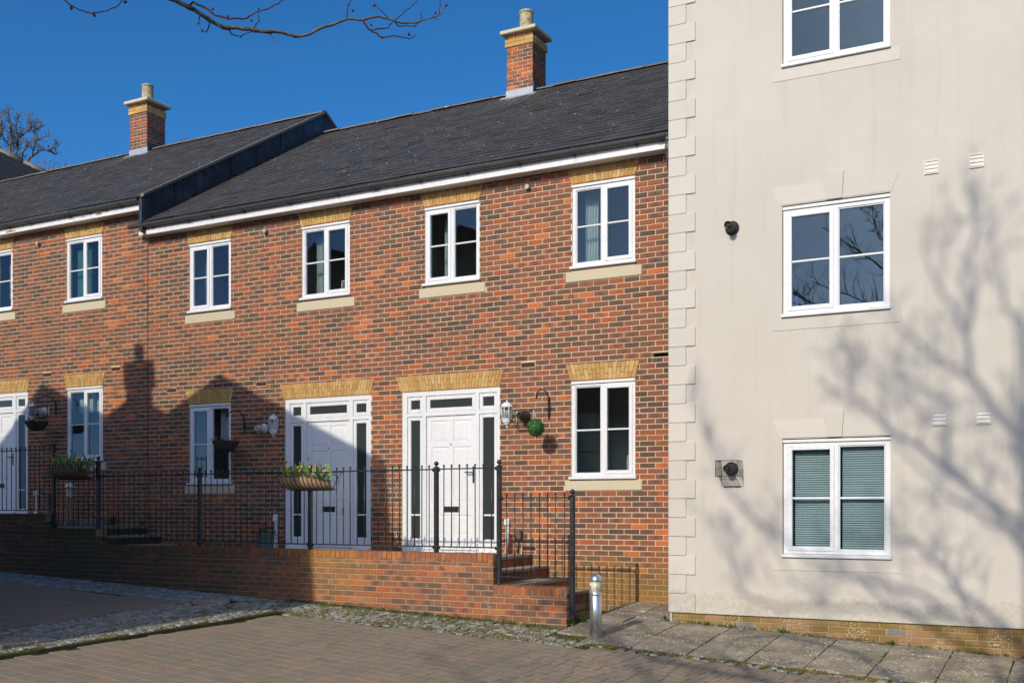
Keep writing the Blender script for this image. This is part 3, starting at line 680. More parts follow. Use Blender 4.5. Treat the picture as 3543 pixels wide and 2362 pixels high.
for hs_, up, lo, dr, dz, x0, x1, airs in ((right_house, R_up, R_lo, R_dr, 0, XJ + .006, -4.35, AIRB), (left_house, L_up, L_lo, L_dr, DL, -24.9, XJ - .006, AIRL)):
    hl = holes_of(up, lo, dr, dz); st = stones_of(up, lo, dz)
    ah = [(a - .11, a + .11, b - .034, b + .034) for a, b in airs]
    slot = [(-5.22, -4.99, 3.272, 3.338)] if dz == 0 else []
    wall_sheet(hs_, x0, x1, -.35, 5.975 + dz + .1, hl + slot, .007, .13, M['mortar'])
    vis = x0 if dz == 0 else -19.6
    rects = brick_rects(vis, x1, lambda x: -.12, 5.975 + dz, hl + [(a, b, c, d) for a, b, c, d in st] + ah + slot)
    brickwork(hs_, rects, 0.0, M['brick'])
    for a, b, c, d in st: stone_sill(hs_, a, b, c, d)
    for a, b in airs:
        m = MB(); m.box(a - .107, a + .107, .004, .02, b - .032, b + .032)
        for q in range(5): m.box(a - .103, a + .103, -.002, .006, b - .027 + q * .012, b - .021 + q * .012)
        m.build('air_brick', M['airb'], hs_)
    if slot:
        m = MB(); m.box(-5.22, -4.99, .10, .12, 3.27, 3.34); m.build('slot_back', M['dark'], hs_)
        m = MB(); m.bbox(-5.225, -4.99, -.004, .06, 3.265, 3.279, .003); m.build('slot_sill', M['sill'], hs_)
    # a thin dark cord of sealant between the two houses
    for i, (a, b, s) in enumerate(up):
        wdw = window(hs_, a, b, UZ0 + dz, UZ1 + dz, .012, s); room(hs_, a, b, UZ0 + dz, UZ1 + dz, .14)
        lintel(hs_, a - .012, b + .006, a - .085, b + .07, UZ1 + dz + .022, 5.968 + dz, 17)
        if dz == 0:
            if i == 1: drape(wdw, a + .05, a + .2, UZ0 + .05, UZ1 - .05, .3, M['curtain'], folds=3)
            if i == 2: drape(wdw, a + .13, a + .33, UZ0 + .05, UZ1 - .05, .35, M['curtain'], folds=4)
            if i == 3: drape(wdw, a + .06, a + .27, UZ0 + .05, UZ1 - .03, .3, M['curtain'], folds=5)
            if i == 0: drape(wdw, a + .06, a + .12, UZ0 + .05, UZ1 - .03, .3, M['curtain'], folds=2)
        else:
            if i == 1:
                drape(wdw, a + .04, a + .45, UZ0 + dz + .05, UZ1 + dz - .05, .2, M['teal'], folds=9, amp=.012); drape(wdw, a + .6, b - .05, UZ0 + dz + .05, UZ0 + dz + .78, .25, M['curtain'], 'blind', 1, .003)
            else: drape(wdw, b - .4, b - .12, UZ0 + dz + .3, UZ1 + dz - .05, .25, M['curtain'], folds=3)
    for i, (a, b, s) in enumerate(lo):
        wdw = window(hs_, a, b, LZ0 + dz, LZ1 + dz, .012, s); room(hs_, a, b, LZ0 + dz, LZ1 + dz, .14)
        lintel(hs_, a - .012, b + .006, a - .09, b + .065, LZ1 + dz + .016, LZ1 + dz + .24, 17)
        if dz == 0 and i == 0: drape(wdw, a + .5, b - .06, LZ0 + .62, LZ1 - .03, .22, M['blind'], 'blind', 1, .002)
        if dz == 0 and i == 1:
            m = MB(); m.bbox(a - .32, a - .06, .85, 1.3, LZ0 - .6, LZ0 + .42, .004); m.bbox(a - .32, a - .06, .85, 1.3, LZ0 + .43, LZ0 + 1.0, .004); m.build('cupboard', M['curtain'], wdw)
        if dz: drape(wdw, a + .05, b - .06, LZ0 + dz + .92, LZ1 + dz - .03, .22, M['curtain'], 'blind', 1, .002)
m = MB(); m.box(XJ - .006, XJ + .006, .002, .01, 0, 6.0); m.build('sealant_joint', M['dark'], left_house)

def doorset(house, x0, z1, z0, handle, num=False, box=True):
    """white front door with a row of three top lights and a slim light each side"""
    y = .012; W = 1.684; H = z1 - z0; o = MB(); X = lambda a: x0 + a; Z = lambda a: z1 - a
    def bar(a, b, c, d, f=y, bk=.10): o.bbox(X(a), X(b), f, bk, Z(d), Z(c), .004)
    bar(0, .085, 0, H); bar(1.635, W, 0, H); bar(.083, 1.637, 0, .07, y + .001)
    bar(.36, .42, .068, H - .02, y + .002); bar(1.27, 1.335, .068, H - .02, y + .002)
    bar(.083, 1.637, .315, .372, y + .003); bar(.083, .362, 2.25, H, y + .004); bar(1.333, 1.637, 2.25, H, y + .004)
    d = o.build('door_frame', M['white'], house)
    def light(a, b, c, e, rim=.055):                       # a small fixed light with a stepped white rim
        q = MB()
        for r in ((a, a + rim, c, e), (b - rim, b, c, e), (a + rim, b - rim, c, c + rim), (a + rim, b - rim, e - rim, e)): q.bbox(X(r[0]), X(r[1]), y + .014, .09, Z(r[3]), Z(r[2]), .008)
        q.build('light_rim', M['white'], d); pane_mesh(X(a + rim - .004), X(b - rim + .004), Z(e - rim + .004), Z(c + rim - .004), y + .035, M['obscure'], 'pane', d)
    light(.087, .358, .072, .313); light(.422, 1.268, .072, .313, .06); light(1.337, 1.633, .072, .313)
    for a, b in ((.087, .358), (1.337, 1.633)):
        light(a, b, .374, 2.249); q = MB(); q.bbox(X(a + .05), X(b - .05), y + .016, .06, Z(1.857), Z(1.83), .006); q.build('glazing_bar', M['white'], d)
    q = MB(); sl_, sr = .424, 1.268; yd = y + .028
    q.box(X(sl_), X(sr), yd + .012, .09, Z(2.27), Z(.376))
    cols = ((.505, .805), (.885, 1.185)); rows = ((.445, .76), (.835, 1.65), (1.84, 2.13))
    xs_ = [sl_, cols[0][0], cols[0][1], cols[1][0], cols[1][1], sr]; zs_ = [.376, *[v for r in rows for v in r], 2.27]
    for i in range(5):
        for j in range(7):
            if i % 2 == 1 and j % 2 == 1: continue
            q.box(X(xs_[i]), X(xs_[i + 1]), yd, yd + .0119, Z(zs_[j + 1]), Z(zs_[j]))
    slab = q.build('door', M['white'], d)
    for a, b in cols:
        for c, e in rows:
            q = MB(); k = .045; x_a, x_b, z_a, z_b = X(a), X(b), Z(e), Z(c)
            q.add([(x_a, yd + .0115, z_a), (x_b, yd + .0115, z_a), (x_b, yd + .0115, z_b), (x_a, yd + .0115, z_b), (x_a + k, yd + .003, z_a + k), (x_b - k, yd + .003, z_a + k), (x_b - k, yd + .003, z_b - k), (x_a + k, yd + .003, z_b - k)],
                  [(4, 5, 6, 7), (0, 1, 5, 4), (1, 2, 6, 5), (2, 3, 7, 6), (3, 0, 4, 7)])
            q.build('door_panel', M['white'], d)
    q = MB(); q.bbox(X(.725), X(.975), yd - .008, yd, Z(1.80), Z(1.715), .003); q.box(X(.745), X(.955), yd - .011, yd - .0082, Z(1.787), Z(1.728)); q.build('letter_box', M['iron'], d)
    q = MB(); q.lathe([(.011, .0), (.011, .006), (.006, .008)], (X(.845), yd, Z(.80)), 10, 'y'); q.build('spy_hole', M['iron'], d)
    if handle:
        q = MB(); hx = X(1.228); q.bbox(hx - .014, hx + .014, yd - .012, yd, Z(1.37), Z(1.13), .005); q.tube([(hx, yd - .012, Z(1.22)), (hx, yd - .05, Z(1.22)), (hx - .02, yd - .055, Z(1.22)), (hx - .115, yd - .055, Z(1.218))], .009, 8); q.build('door_handle', M['iron'], d)
    if num:                                                # the house number
        q = MB(); cx_, cz_, r = X(1.118), Z(1.788), .019; pts = []
        for k in range(9): a = R(150 - k * 27); pts.append((cx_ + r * .82 * cos(a), yd - .006, cz_ + .019 + r * sin(a)))
        for k in range(11): a = R(75 - k * 24); pts.append((cx_ + r * 1.0 * cos(a), yd - .006, cz_ - .018 + r * 1.12 * sin(a)))
        q.tube(pts, .0042, 6); q.build('house_number', M['iron'], d)
    q = MB(); q.bbox(X(.02), X(W - .02), y - .03, .10, z0 - .055, z0 + .012, .005); q.bbox(X(.40), X(1.29), y - .012, .09, z0 + .02, z0 + .05, .006); q.box(X(.43), X(1.26), y + .004, .05, z0 + .0525, Z(2.272)); q.build('threshold', M['white'], d)
    room(house, x0, x0 + W, z0, z1, .14, 2.5, .1, .1, .0)
    return d
for a, b in R_dr:
    doorset(right_house, a, DZ1, DZ0, a > -10, a < -10); lintel(right_house, a - .02, b - .004, a - .11, b + .07, 3.02, 3.25, 33)
for a, b in L_dr:
    doorset(left_house, a, DZ1 + DL, DZ0 + DL, True); lintel(left_house, a - .02, b - .004, a - .11, b + .07, 3.02 + DL, 3.25 + DL, 33)

# ------------------------------------------------------------------ eaves, gutters, roofs, chimneys
EY, EZ, RY, RZ = -.28, 6.165, 4.7, 9.19
def roof(house, x0, x1, dz, seed, keep=300):
    random.seed(seed); L = sqrt((RY - EY) ** 2 + (RZ - EZ) ** 2); ca, sa = (RY - EY) / L, (RZ - EZ) / L
    def pt(x, s, n): return (x, EY + ca * s - sa * n, EZ + dz + sa * s + ca * n)
    m = MB(); m.quad(pt(x0, -.01, -.012), pt(x1, -.01, -.012), pt(x1, L, -.012), pt(x0, L, -.012))
    by = 2 * RY - EY; m.quad((x1, RY, RZ + dz), (x1, by, EZ + dz), (x0, by, EZ + dz), (x0, RY, RZ + dz))
    m.quad((x0, EY + .02, EZ + dz - .02), (x0, RY, RZ + dz), (x0, by, EZ + dz), (x0, EY + .02, EZ + dz - .02)); 
    rf = m.build('roof', M['slate'], house)
    items = []; ex = .205; wd = .252; rows = int(L / ex)
    for k in range(rows):
        s0 = k * ex; s1 = min(s0 + ex * 1.12, L)
        x = x0 - (k % 2) * wd / 2
        while x < x1:
            a, b = max(x, x0), min(x + wd, x1) - .004; x += wd
            if b - a < .03: continue
            if not inview(*pt((a + b) / 2, s0, 0), .03): continue
            n0 = .013 + rnd(-.002, .004); j0, j1 = rnd(-.006, .006), rnd(-.006, .006)
            if random.random() < .02: j0 += rnd(-.02, .02); n0 += .006
            v = [pt(a, s0 + j0, n0), pt(b, s0 + j1, n0 + rnd(-.002, .002)), pt(b, s1, .003), pt(a, s1, .003), pt(a, s0 + j0, n0 - .007), pt(b, s0 + j1, n0 - .007), pt(b, s1, -.006), pt(a, s1, -.006)]
            f = [(0, 1, 2, 3), (4, 5, 1, 0), (5, 6, 2, 1), (7, 4, 0, 3)]
            items.append((Vector(v[0]), v, f))
    items.sort(key=lambda q: (q[0] - CAMP).length)
    for p, v, f in items[:keep]:
        q = MB(); q.add([Vector(a) - p for a in v], f); q.build('slate', M['slate'], rf, p)
    q = MB()
    for p, v, f in items[keep:]: q.add(v, f)
    tag(q.build('slate_field', M['slate'], rf), kind='stuff')
    x = x0                                                 # half-round ridge tiles
    while x < x1 - .05:
        e = min(x + .452, x1); r = .105 + rnd(-.004, .004); n = 7; v = []; zc = RZ + dz - .052 + rnd(-.006, .006); tl = rnd(-.006, .006)
        for xx, dz2 in ((x + .004, 0), (e - .004, tl)):
            for i in range(n + 1): a = pi * (.08 + .84 * i / n); v.append((xx, RY - r * cos(a) * 1.15, zc + dz2 + r * .85 * sin(a)))
        fs = [(i, i + 1, i + n + 2, i + n + 1) for i in range(n)] + [tuple(range(n + 1))[::-1], tuple(range(n + 1, 2 * n + 2))]
        q = MB(); q.add(v, fs); q.build('ridge_tile', M['ridge'], rf); x = e
    return rf
def eaves(house, x0, x1, gx0, gx1, dz, joints, peel=()):
    zf = 5.962 + dz
    m = MB(); m.bbox(x0, x1, -.212, -.192, zf, 6.115 + dz, .003); fa = m.build('fascia', M['fascia'], house)
    m = MB(); m.box(x0 + .002, x1, -.191, .004, zf + .006, zf + .018); m.build('soffit', M['fascia'], house)
    m = MB(); m.box(x0, x0 + .012, -.19, .0, zf + .02, 6.13 + dz); m.build('box_end', M['fascia'], house)
    for a, b, c, d in peel:
        m = MB(); n = 14; m.prism([((a + b) / 2 + (b - a) / 2 * cos(2 * pi * i / n) * rnd(.7, 1.1), (c + d) / 2 + (d - c) / 2 * sin(2 * pi * i / n) * rnd(.5, 1.1)) for i in range(n)], -.2135, -.2125); m.build('peeled_paint', M['wood'], fa)
    # half round gutter with an outer lip, its unions and brackets
    prof = []; n = 10; gy, gz, r = -.272, 6.128 + dz, .058
    for i in range(n + 1): a = pi + pi * i / n; prof.append((gy + r * cos(a), gz + r * sin(a)))
    inner = [(gy + (r - .005) * cos(pi + pi * i / n), gz + (r - .005) * sin(pi + pi * i / n)) for i in range(n, -1, -1)]
    m = MB(); pl = prof + inner; k = len(pl); v = [(gx0, y, z) for y, z in pl] + [(gx1, y, z) for y, z in pl]
    m.add(v, [(i, i + k, (i + 1) % k + k, (i + 1) % k) for i in range(k)], True)
    m.tube([(gx0, gy - r, gz), (gx1, gy - r, gz)], .007, 8); m.add([(gx0, gy + (r - .001) * cos(pi + pi * i / n), gz + (r - .001) * sin(pi + pi * i / n)) for i in range(n + 1)], [tuple(range(n + 1))])
    gt = m.build('gutter', M['black'], house)
    for x, wdt in joints:
        q = MB()
        for i in range(n): 
            a0, a1 = pi + pi * i / n - .1, pi + pi * (i + 1) / n + .1; R2 = r + .007
            q.quad((x - wdt / 2, gy + R2 * cos(a0), gz + R2 * sin(a0)), (x + wdt / 2, gy + R2 * cos(a0), gz + R2 * sin(a0)), (x + wdt / 2, gy + R2 * cos(a1), gz + R2 * sin(a1)), (x - wdt / 2, gy + R2 * cos(a1), gz + R2 * sin(a1)))
        for e in (-1, 1):
            if wdt > .05: q.tube([(x + e * wdt / 2, gy + (r + .009) * cos(pi + pi * i / 8), gz + (r + .009) * sin(pi + pi * i / 8)) for i in range(9)], .008, 6)
        q.box(x - .016, x + .016, gy + r - .03, -.213, gz - .075, gz - .01)
        q.build('gutter_union' if wdt > .05 else 'gutter_bracket', M['black'], gt)
eaves(right_house, -14.55, -4.66, -14.70, -4.62, 0, [(x, .03) for x in (-14.2, -12.83, -12.15, -11.2, -10.25, -8.75, -7.95, -7.1, -6.25, -5.35)] + [(-13.35, .11), (-9.55, .11), (-4.98, .10)])
eaves(left_house, -24.9, -14.5, -24.9, -14.47, DL, [(x, .03) for x in (-18.5, -17.9, -17.3, -15.75, -14.95)] + [(-16.25, .11)], ((-18.05, -17.72, 5.975 + DL, 6.02 + DL), (-15.62, -15.45, 6.0 + DL, 6.045 + DL), (-15.36, -15.28, 6.02 + DL, 6.05 + DL), (-15.98, -15.86, 6.01 + DL, 6.025 + DL)))
rf_r = roof(right_house, -14.36, -4.5, 0, 41)
rf_l = roof(left_house, -24.75, -14.36, DL, 42)
m = MB()                                                   # lower eaves run on past the lead face
m.quad((-14.66, -.285, 6.155), (-14.36, -.285, 6.155), (-14.36, .16, 6.43), (-14.66, .16, 6.43)); m.build('eaves_slates', M['slate'], rf_r)
# lead clad upstand between the two roofs, with the verge above it
m = MB(); n_ = 7
sl0, sl1 = (-.26, 6.19), (4.7, 9.19)
for i in range(n_):
    t0, t1 = i / n_, (i + 1) / n_ - .004
    y0, z0 = sl0[0] + (sl1[0] - sl0[0]) * t0, sl0[1] + (sl1[1] - sl0[1]) * t0; y1, z1 = sl0[0] + (sl1[0] - sl0[0]) * t1, sl0[1] + (sl1[1] - sl0[1]) * t1
    q = MB(); q.xprism([(y0, z0 - .2), (y1, z1 - .2), (y1, z1 + DL - .015), (y0, z0 + DL - .015)], -14.44, -14.372 + (i % 2) * .004); q.build('lead_panel', M['lead'], rf_l)
q = MB(); q.xprism([(4.7, 8.9), (9.68, 5.98), (9.68, 6.5), (4.7, 9.6)], -14.44, -14.375); q.build('lead_panel', M['lead'], rf_l)
for s in (1, -1):
    q = MB(); ya, yb = (-.3, 4.7) if s == 1 else (9.7, 4.7); q.xprism([(ya, 6.15 + DL), (yb, 9.165 + DL), (yb, 9.215 + DL), (ya, 6.2 + DL)][::s], -14.42, -14.335); q.build('verge', M['ridge'], rf_l)
q = MB(); q.xprism([(-.3, 6.0), (.35, 6.3), (.35, 6.9), (-.3, 6.57)], -14.45, -14.378); q.build('lead_apron', M['lead'], rf_l)

def chimney(house, x0, dz, seed):
    random.seed(seed); x1 = x0 + .555; y0, y1 = 4.47, 5.025; zt = 10.0 + dz
    ch_ = MB(); ch_.box(x0 + .006, x1 - .006, y0 + .006, y1 - .006, 8.5 + dz, zt + .23); c = ch_.build('chimney', M['mortar'], house)
    m = MB(); zb = 9.03 + dz; k = 0
    while zb < zt - .02:
        za, zc2 = zb + .005, min(zb + .069, zt - .005); off = .1125 * (k % 2)
        for face in range(3):
            n = x0 - .225 + off if face != 1 else y0 - .225 + off; e0, e1 = (x0, x1) if face != 1 else (y0, y1)
            while n < e1:
                a, b = max(n + .005, e0), min(n + .22, e1); n += .225
                if b - a < .03: continue
                v, f = brick_vf(a, b, za, zc2, 0)
                if face == 0: v = [(p[0], y0 + p[1], p[2]) for p in v]
                elif face == 1: v = [(x1 - p[1], p[0], p[2]) for p in v]
                else: v = [(x0 + p[1], y1 - (p[0] - x0), p[2]) for p in v]
                m.add(v, f)
        zb += .074; k += 1
    tag(m.build('brick_field', M['chim'], c), kind='stuff')
    for k in range(2):                                     # two projecting buff courses
        za, zb = zt + .004 + k * .075, zt + .07 + k * .075; p = .026
        for i in range(3):
            a = x0 - p + (x1 - x0 + 2 * p) * i / 3 + (0 if not k else .03 * (i > 0)); b = x0 - p + (x1 - x0 + 2 * p) * (i + 1) / 3 - .008 + (0 if not k else .03 * (i < 2))
            q = MB(); q.bbox(a, b, y0 - p, y0 + .06, za, zb, .003); q.build('band_brick', M['yellow'], c)
            a = y0 + .07 + (y1 - y0 - .07 + p) * i / 3; b = y0 + .07 + (y1 - y0 - .07 + p) * (i + 1) / 3 - .008
            q = MB(); q.bbox(x1 - .06, x1 + p, a, b, za, zb, .003); q.build('band_brick', M['yellow'], c)
    q = MB(); q.box(x0 - .02, x1 + .02, y0 - .02, y1 + .02, zt + .006, zt + .14); q.build('band_core', M['mortar_y'], c)
    for a, b in ((x0, x0 + .14), (x0 + .15, x0 + .36), (x0 + .37, x1)):
        q = MB(); q.bbox(a, b, y0, y0 + .1, zt + .158, zt + .222, .003); q.build('band_brick', M['chim'], c)
        q = MB(); q.bbox(x1 - .1, x1, y0 + .105 + (a - x0) * .8, y0 + .1 + (b - x0) * .8, zt + .158, zt + .222, .003); q.build('band_brick', M['chim'], c)
    q = MB(); q.bbox(x0 - .10, x1 + .10, y0 - .10, y1 + .10, zt + .236, zt + .305, .012); q.build('cap_slab', M['sill'], c)
    q = MB(); q.lathe([(.155, .0), (.15, .03), (.138, .1), (.13, .2), (.126, .38), (.126, .40), (.138, .405), (.14, .435), (.132, .45), (.108, .45), (.105, .40)], ((x0 + x1) / 2, (y0 + y1) / 2, zt + .30), 24); q.build('chimney_pot', M['pot'], c)
    zr = EZ + dz + (y0 - EY) * .6074
    q = MB(); q.box(x0 - .012, x1 + .012, y0 - .012, y0 + .02, zr - .05, zr + .13); q.quad((x0 - .1, y0 - .16, zr - .085), (x1 + .1, y0 - .16, zr - .085), (x1 + .1, y0, zr + .022), (x0 - .1, y0, zr + .022)); q.build('flashing', M['leadl'], c)
    q = MB(); q.box(x1 - .02, x1 + .014, y0 + .021, y1, zr - .05, zr + .23); q.build('flashing', M['lead'], c)
chimney(right_house, -9.865, 0, 51); chimney(left_house, -19.905, DL, 52)
# rain pipe at the end of the lower gutter
dp = MB(); dp.tube([(-4.90, -.272, 6.10), (-4.90, -.272, 5.92), (-4.90, -.255, 5.84), (-4.90, -.20, 5.72), (-4.895, -.11, 5.60), (-4.89, -.06, 5.50), (-4.75, -.05, 5.42), (-4.55, -.05, 5.40)], .034, 12)
for z in (5.93, 6.06): dp.lathe([(.04, -.03), (.04, .03)], (-4.90, -.272, z), 14)
dp.build('rain_pipe', M['black'], right_house)
# small round vents under the eaves
for hs_, x, z in ((left_house, -17.361, 6.19), (right_house, -11.882, 5.757), (right_house, -7.077, 5.80)):
    m = MB(); m.lathe([(.032, -.01), (.032, .05), (.038, .052), (.038, .062), (.028, .066)], (0, 0, 0), 16, 'y'); m.build('overflow_vent', M['grey'], hs_, (x, 0, z))
# chalk writing and rainbow left on the bricks
random.seed(77)
def strokes(name, sts, mat, r=.0035):
    m = MB()
    for s in sts: m.tube([(x + rnd(-.002, .002), -.0035, z + rnd(-.002, .002)) for x, z in s], r, 4)
    return m.build(name, mat, left_house)
LET = {'T': [[(0, 1), (1, 1)], [(.5, 1), (.5, 0)]], 'H': [[(0, 0), (0, 1)], [(1, 0), (1, 1)], [(0, .5), (1, .5)]], 'A': [[(0, 0), (.5, 1), (1, 0)], [(.2, .4), (.8, .4)]], 'N': [[(0, 0), (0, 1), (1, 0), (1, 1)]], 'K': [[(0, 0), (0, 1)], [(1, 1), (0, .5), (1, 0)]],
       'O': [[(.5, 1), (.05, .7), (.05, .3), (.5, 0), (.95, .3), (.95, .7), (.5, 1)]], 'U': [[(0, 1), (0, .2), (.5, 0), (1, .2), (1, 1)]], 'E': [[(1, 1), (0, 1), (0, 0), (1, 0)], [(0, .5), (.8, .5)]], 'Y': [[(0, 1), (.5, .5), (1, 1)], [(.5, .5), (.5, 0)]], 'W': [[(0, 1), (.25, 0), (.5, .7), (.75, 0), (1, 1)]],
       'R': [[(0, 0), (0, 1), (.8, .9), (.8, .6), (0, .5), (1, 0)]], 'S': [[(1, .9), (.4, 1), (0, .75), (1, .3), (.6, 0), (0, .1)]]}
def word(s, zz):
    out = []
    for ch, x in s:
        for st in LET[ch]: out.append([(x - .022 + .044 * a, zz - .026 + .052 * b) for a, b in st])
    return out
sts = word([('T', -15.479), ('H', -15.249), ('A', -15.022), ('N', -14.788), ('K', -14.61)], 2.905) + word([('O', -15.14), ('U', -14.94)], 2.83) + word([('K', -15.52), ('E', -15.25), ('Y', -15.0), ('W', -14.625)], 2.752) + word([('O', -15.376), ('R', -15.13), ('K', -14.92), ('E', -14.689), ('S', -14.245)], 2.675)
for x in (-15.254, -15.022, -14.763): sts.append([(x, 2.575), (x - .035, 2.612), (x - .018, 2.63), (x, 2.612), (x + .018, 2.63), (x + .035, 2.612), (x, 2.575)])
strokes('chalk_writing', sts, M['chalk'], .0028)
for i, mt in enumerate(('chalk', 'chalkp', 'chalk', 'chalkb')):
    rr = .33 - i * .055; st = []
    for k in range(26):
        a = pi * (k + rnd(-.3, .3)) / 25; l = rnd(.01, .035); x, z = -15.05 + rr * cos(a), 2.13 + rr * .95 * sin(a)
        if random.random() < .72: st.append([(x, z), (x + l * rnd(.3, 1), z + l * rnd(.4, 1)), (x + l, z - l * .3)])
    strokes('chalk_rainbow', st, M[mt], .0024)
for x0, x1, mt in ((-15.6, -15.53, 'chalkp'), (-15.5, -15.3, 'chalkp'), (-15.25, -15.12, 'chalkb'), (-15.03, -14.86, 'chalkp'), (-14.8, -14.72, 'chalk'), (-15.24, -15.14, 'chalk'), (-15.0, -14.9, 'chalk')):
    z0 = 2.075 if mt != 'chalk' else 2.525
    st = [[(x0 + (x1 - x0) * k / 9, z0 + .022 * (-1) ** k * rnd(.6, 1)) for k in range(10)]]; strokes('chalk_scribble', st, M[mt], .0045)

# ------------------------------------------------------------------ the cream building
CY = -1.0
cream = thing('cream_building', 'three storey cream rendered building with stone quoins at the right', 'building', (-2, CY, -.2))
CX0, CX1 = -4.6, 3.6
cw_ = [(-3.222, -2.012, .694, 2.075, 'L'), (-3.226, -2.02, 3.482, 4.788, 'L'), (-3.224, -2.02, 6.39, 7.70, 'L')]
holes = [(a, b, c + .0, d) for a, b, c, d, s in cw_]
def rfun(): pass
wall_sheet(cream, CX0, CX1, .0, 9.0, holes, CY, .13, M['render'], 'rendered_wall')
m = MB(); m.box(CX0, CX0 + .02, CY + .001, 10, -.5, 9.0); m.box(CX1 - .02, CX1, CY + .001, 10, -.5, 9.0); m.build('side_wall', M['render'], cream)
m = MB(); m.quad((CX0 - .3, CY - .35, 9.0), (CX1 + .3, CY - .35, 9.0), (CX1 + .3, 4.5, 12.2), (CX0 - .3, 4.5, 12.2)); m.quad((CX0 - .3, 4.5, 12.2), (CX1 + .3, 4.5, 12.2), (CX1 + .3, 10, 9.0), (CX0 - .3, 10, 9.0)); m.box(CX0 - .3, CX1 + .3, CY - .34, CY - .002, 8.86, 8.99); m.build('roof', M['slate'], cream)
m = MB(); m.bbox(CX0 - .004, CX1, CY - .014, CY + .03, -.006, .012, .003); m.build('render_stop', M['quoin'], cream)
# plinth of buff bricks below the render
random.seed(9)
m = MB(); m.quad((CX0, CY + .022, -.9), (CX1, CY + .022, -.9), (CX1, CY + .022, .0), (CX0, CY + .022, .0)); m.quad((CX0 + .012, CY + .022, -.9), (CX0 + .012, CY + .022, 0), (CX0 + .012, CY + .5, 0), (CX0 + .012, CY + .5, -.9)); m.build('plinth_core', M['mortar_y'], cream)
airs = [(-3.66, -.115), (-1.955, -.115)]
pr = brick_rects(CX0 + .014, 1.5, lambda x: Zp(x, CY) - .1, -.008, [(a - .112, a + .112, b - .034, b + .034) for a, b in airs], zp=-.008 - 12 * CH)
for r in pr:
    if r[3] - r[2] < .03 or r[1] - r[0] < .03: continue
    v, f = brick_vf(*r[:4], CY + .014); q = MB(); q.add(v, f); q.build('plinth_brick', M['plinth'], cream)
for a, b in airs:
    q = MB(); q.box(a - .108, a + .108, CY + .018, CY + .03, b - .031, b + .031); q.build('air_brick_back', M['dark'], cream)
    q = MB()
    for k in range(6): q.box(a - .108, a + .108, CY + .008, CY + .02, b - .031 + k * .0112, b - .0255 + k * .0112)
    q.box(a - .11, a - .1, CY + .007, CY + .02, b - .032, b + .032); q.box(a + .1, a + .11, CY + .007, CY + .02, b - .032, b + .032); q.build('air_brick', M['airg'], cream)
# quoins: long and short blocks up the corner
for k in range(39):
    wd = .322 if k % 2 == 0 else .206; z0 = -.003 + k * .2312
    q = MB(); q.bbox(CX0 - .018, CX0 + wd, CY - .018, CY + (.206 if k % 2 == 0 else .322), z0 + .002, z0 + .2288, .003); q.build('quoin', M['quoin'], cream)
for i, (a, b, c, d, s) in enumerate(cw_):
    wdw = window(cream, a + .004, b - .004, c + .002, d - .012, CY + .035, s, proj=.075, sillw=.012, fr=.062)
    room(cream, a, b, c, d, CY + .14, 2.4)
    q = MB(); q.bbox(a - .112, b + .108, CY - .006, CY + .06, c - .148, c - .005, .003); q.build('stone_sill', M['quoin'], cream)
    zt, zk = d + .225 if i < 2 else d + .225, .0
    z0 = d + .012
    for pl, p in (([(a - .02, z0), (-2.7165, z0), (-2.738, z0 + .208), (a - .118, z0 + .208)], .005), ([(-2.541, z0), (b + .015, z0), (b + .095, z0 + .208), (-2.52, z0 + .208)], .005), ([(-2.7145, z0 - .006), (-2.543, z0 - .006), (-2.5195, z0 + .3), (-2.7385, z0 + .3)], .02)):
        q = MB(); q.prism(pl, CY - p, CY + .05); q.build('keystone' if p > .01 else 'lintel_stone', M['quoin'], cream)
    if i == 0:                                             # venetian blinds
        sl_m = {}
        for j, (xa, xb) in enumerate(((a + .115, -2.70), (-2.565, b - .075))):
            q = MB(); w2 = (xb - xa) / 2; q.add([(-w2, -.009, -.0085), (w2, -.009, -.0085), (w2, 0, .0015), (-w2, 0, .0015), (w2, .009, .0095), (-w2, .009, .0095)], [(0, 1, 2, 3), (3, 2, 4, 5)], True); sm = q.mesh('slat', M['blind'])
            zz = c + .1
            while zz < d - .1: inst('blind_slat', sm, wdw, ((xa + xb) / 2, CY + .14, zz), (rnd(-.05, .05), 0, 0)); zz += .0262
            q = MB()
            for f_ in (.22, .78): q.box(xa + (xb - xa) * f_ - .001, xa + (xb - xa) * f_ + .001, CY + .128, CY + .13, c + .08, d - .08)
            q.build('blind_cord', M['blind'], wdw)
for x, z in ((-1.586, 4.996), (-1.128, 4.997), (-1.504, 2.239), (-1.062, 2.24)):   # louvred vents
    q = MB(); s = .073
    for r in ((x - s, x - s + .009, z - s, z + s), (x + s - .009, x + s, z - s, z + s), (x - s + .009, x + s - .009, z + s - .009, z + s), (x - s + .009, x + s - .009, z - s, z - s + .009)): q.box(r[0], r[1], CY - .016, CY, r[2], r[3])
    vt = q.build('vent', M['vent'], cream)
    for k in range(3):
        zz = z - s + .012 + k * .042; q = MB(); q.xprism([(CY - .014, zz + .004), (CY - .004, zz + .04), (CY - .001, zz + .04), (CY - .001, zz)], x - s + .01, x + s - .01); q.build('louvre', M['vent'], vt)
